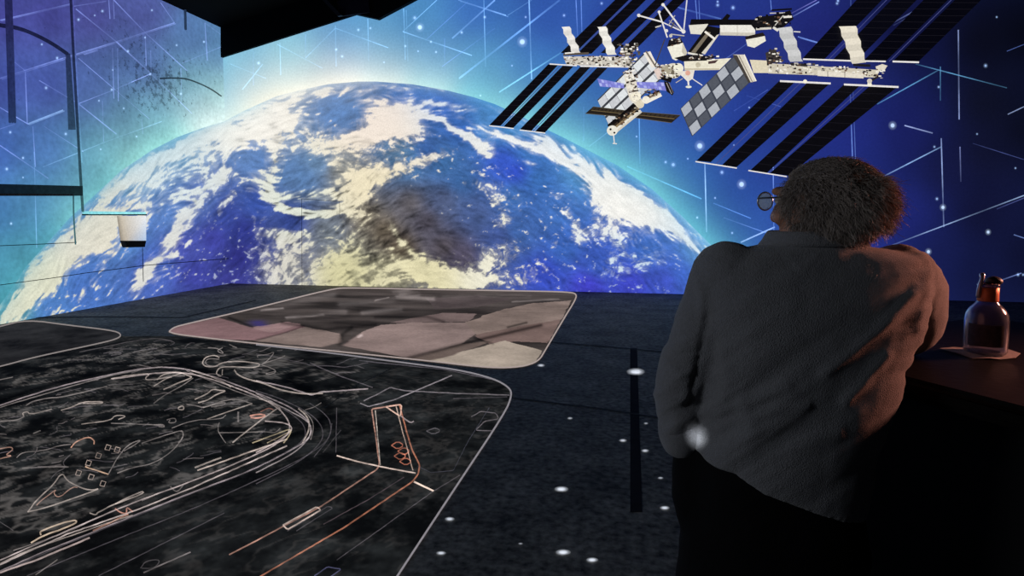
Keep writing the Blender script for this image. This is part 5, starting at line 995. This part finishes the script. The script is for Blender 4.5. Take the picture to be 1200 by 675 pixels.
# trousers and shoes
tr = [chain([dep(806, 526, 1.19), dep(816, 548, 1.195), dep(826, 580, 1.2), dep(834, 620, 1.2)], [.034, .054, .066, .062], 16), loft([TR(904, 520, 1.19, 101, .128, .3), TR(904, 560, 1.19, 104, .132, .3), TR(905, 610, 1.19, 106, .138, .2), TR(905, 660, 1.19, 102, .125, .1), TR(905, 690, 1.19, 80, .09, 0)], 30, 2.3)]
for h_, k_, f_ in LG: tr.append(chain([h_, .5*(h_+k_), k_, .5*(k_+f_), f_-axu*.04], [.104, .092, .078, .070, .066], 18))
TV, TF, TN = remesh(tr, .010, 6); TV = TV+TN*((fbm(TV[:, 0]*14, TV[:, 2]*10, 3, 5)-.5)*.010)[:, None]
mk('trousers', TV, TF, pbr('black_trousers', (12, 12, 14), .9, .12, noise=.3, nscale=80, bump=.3, bscale=300), man, smooth=True)
for h_, k_, f_ in LG:
    SV, SF, SN = remesh([chain([f_-axu*.05-axf*.045, f_-axu*.05+axf*.04, f_-axu*.056+axf*.13, f_-axu*.062+axf*.19], [.038, .042, .040, .027], 14)], .007, 3)
    SV[:, 2] = np.maximum(SV[:, 2], .002); mk('shoe', SV, SF, pbr('black_leather', (14, 12, 12), .5, .4), man, smooth=True)
# eyes, glasses
for s in (-1, 1): mk('eye', *ellipsoid(hp(s*.031, .079, .004), (hr*.011, hf*.011, hu*.0105), 14, 10), pbr('eye_white', (225, 222, 218), .2, .5), man, smooth=True)
m, n, l, out = mat('spectacle_lens'); tl = n.new('ShaderNodeBsdfTranslucent'); tl.inputs['Color'].default_value = (.95, .97, 1, 1); tp = n.new('ShaderNodeBsdfTransparent'); mxs = n.new('ShaderNodeMixShader'); mxs.inputs[0].default_value = .96  # milky white lens stands in for the bright glare on it
l.new(tp.outputs[0], mxs.inputs[1]); l.new(tl.outputs[0], mxs.inputs[2]); l.new(mxs.outputs[0], out.inputs['Surface']); M_LENS = m
G_ = empty('glasses', hp(0, .118, 0)); G_.parent = man; G_.location = Vector(hp(0, .118, 0)-base); ORI[G_.name] = hp(0, .118, 0)
def mk_under(name, V, Fc, m, par): 
    o = mk(name, V, Fc, m, None, origin=ORI[par.name], smooth=True); o.location = (0, 0, 0); o.parent = par; return o
for s in (-1, 1):
    cpt = hp(s*.034, .114, .002)
    rim = [cpt+hr*.0225*math.cos(t)+hu*.019*math.sin(t) for t in np.linspace(0, 2*math.pi, 17)]
    mk_under('lens_rim', *chain(rim, [.0018]*17, 6), pbr('pale_metal', (200, 205, 215), .3, .6, metal=.7), G_)
    mk_under('lens', *ellipsoid(cpt, (hr*.022, hu*.0185, hf*.0015), 18, 8), M_LENS, G_)
    mk_under('temple_arm', *chain([hp(s*.057, .113, .008), hp(s*.074, .07, .008), hp(s*.081, .01, .006), hp(s*.080, -.02, -.012)], [.002]*4, 6), pbr('dark_frame', (40, 36, 36), .4, .4), G_)
mk_under('bridge', *chain([hp(-.011, .115, .008), hp(0, .118, .011), hp(.011, .115, .008)], [.0016]*3, 6), bpy.data.materials['pale_metal'], G_)
# hair: thousands of thin frizzy strands rooted on the scalp
HV = []; HF = []; HC = []
hair_rng = np.random.RandomState(5); cnt = 0
bald = np.array([-.30, -.80, .52]); bald /= np.linalg.norm(bald)
while cnt < 15000:
    d = hair_rng.normal(size=3); d /= np.linalg.norm(d)
    if d[2] < -.78: continue
    if d[1] > .30+.28*abs(d[0])**3 and d[2] < .62: continue           # the face
    if d[2] < -.55 and d[1] > .0: continue
    if d[2] < -.25 and d[1] > .3: continue
    bd = np.dot(d, bald)
    if bd > .972 and hair_rng.rand() < .90: continue
    root = np.array([.0765*d[0], -.008+.0965*d[1], .004+.079*d[2]])
    if d[2] < -.2: root[2] = .004+.092*d[2]
    L = hair_rng.uniform(.012, .026)*(1.1 if d[1] < -.3 else .95)
    if bd > .93: L *= .6
    side = d[0]*math.cos(ph)-d[1]*math.sin(ph)
    L *= 1+.40*max(0, side)**1.5*max(0, 1-abs(d[2]+.1)*1.1)
    if hair_rng.rand() < .05: L *= 1.4
    if d[2] > .5: L *= .65
    if d[2] < -.5: L *= .62
    out_ = d.copy(); out_[2] *= .7; dirv = out_*(.8+.35*max(0, side))+np.array([0, -.25, -.45])+hair_rng.normal(size=3)*.33
    if d[2] > .5: dirv = d*.25+np.array([d[0]*1.2, -.8, -.1])+hair_rng.normal(size=3)*.25
    dirv /= np.linalg.norm(dirv)
    sd = np.cross(dirv, d+1e-3); sd /= np.linalg.norm(sd)+1e-9; ph2 = hair_rng.uniform(0, 6.28); am = hair_rng.uniform(.002, .006)
    o_ = len(HV); w0 = hair_rng.uniform(.00045, .0008)
    for k in range(6):
        t = k/5; p = root+dirv*L*t+d*L*.28*math.sin(t*2.2)+sd*am*math.sin(ph2+t*5.5)-np.array([0, 0, .010])*t*t
        w = w0*(1-.7*t); q1 = sd; q2 = np.cross(dirv, sd)
        for a in range(3):
            pp_ = p+w*(q1*math.cos(a*2.094)+q2*math.sin(a*2.094)); HV.append(hp(*pp_))
        if k:
            for a in range(3): HF.append((o_+(k-1)*3+a, o_+(k-1)*3+(a+1) % 3, o_+k*3+(a+1) % 3, o_+k*3+a))
    cnt += 1
M_HAIR = pbr('grey_brown_hair', (150, 138, 130), .6, .3, noise=.6, nscale=35)
hair = mk('hair', HV, HF, M_HAIR, man)
# short undergrowth on the scalp so no skin shows between strands
cap = ellipsoid((0, 0, 0), np.eye(3), 48, 32); CV = cap[0]; keep = []
okv = ~((CV[:, 1] > .34+.5*np.maximum(0, -CV[:, 2])) & (CV[:, 2] < .62)) & ~((CV[:, 2] < -.25) & (CV[:, 1] > -.05)) & (CV[:, 2] > -.8) & ((CV @ bald) < .983)
P_ = np.stack([.080*CV[:, 0], -.008+.100*CV[:, 1], .004+np.where(CV[:, 2] < -.2, .090, .080)*CV[:, 2]], -1)
P_ *= (1+.05*(fbm(CV[:, 0]*6+9, CV[:, 1]*6+CV[:, 2]*5, 4, 8)-.5))[:, None]
CP = np.array([hp(*p) for p in P_]); cf = [f for f in cap[1] if all(okv[i] for i in f)]
used = sorted({i for f in cf for i in f}); rm = {a: b for b, a in enumerate(used)}
hc_ = mk('hair_undercoat', CP[used], [[rm[i] for i in f] for f in cf], pbr('dark_hair_roots', (104, 94, 88), .8, .15, noise=.5, nscale=60, bump=.8, bscale=120), None, origin=ORI[man.name], smooth=True)
hc_.location = (0, 0, 0); hc_.parent = hair; 

# ------------------------------------------------------------------ lights
def area(name, loc, tgt, size, power, col):
    ld = bpy.data.lights.new(name, 'AREA'); ld.size = size; ld.energy = power; ld.spread = math.radians(70 if name == 'warm_bar_lamp' else 150); ld.color = col
    o = bpy.data.objects.new(name, ld); C.objects.link(o); o.location = tuple(loc)
    o.rotation_euler = (Vector(tgt)-Vector(loc)).to_track_quat('-Z', 'Y').to_euler(); return o
sh = dep(930, 420, 1.1)
area('left_fill', cam2w((-2.5, .0, 2.0)), sh, .6, 11.0, (.86, .92, 1.0))  # unseen fill light added to brighten the sweater from the left
area('warm_bar_lamp', cam2w((2.2, 1.40, 1.62)), dep(1060, 300, 1.2), .2, 5.2, (1.0, .36, .24))
ld = bpy.data.lights.new('projector_beam', 'SPOT'); ld.energy = 520; ld.spot_size = math.radians(1.0); ld.spot_blend = 1.0; ld.shadow_soft_size = .01; ld.color = (.9, .95, 1)
so = bpy.data.objects.new('projector_beam', ld); C.objects.link(so); sl = cam2w((-.45, -.75, 2.15)); so.location = tuple(sl)
so.rotation_euler = (Vector(dep(813, 505, 1.08))-Vector(sl)).to_track_quat('-Z', 'Y').to_euler()
w = bpy.data.worlds.new('world'); scene.world = w; w.use_nodes = True
w.node_tree.nodes['Background'].inputs[0].default_value = (.5, .6, 1, 1); w.node_tree.nodes['Background'].inputs[1].default_value = .004
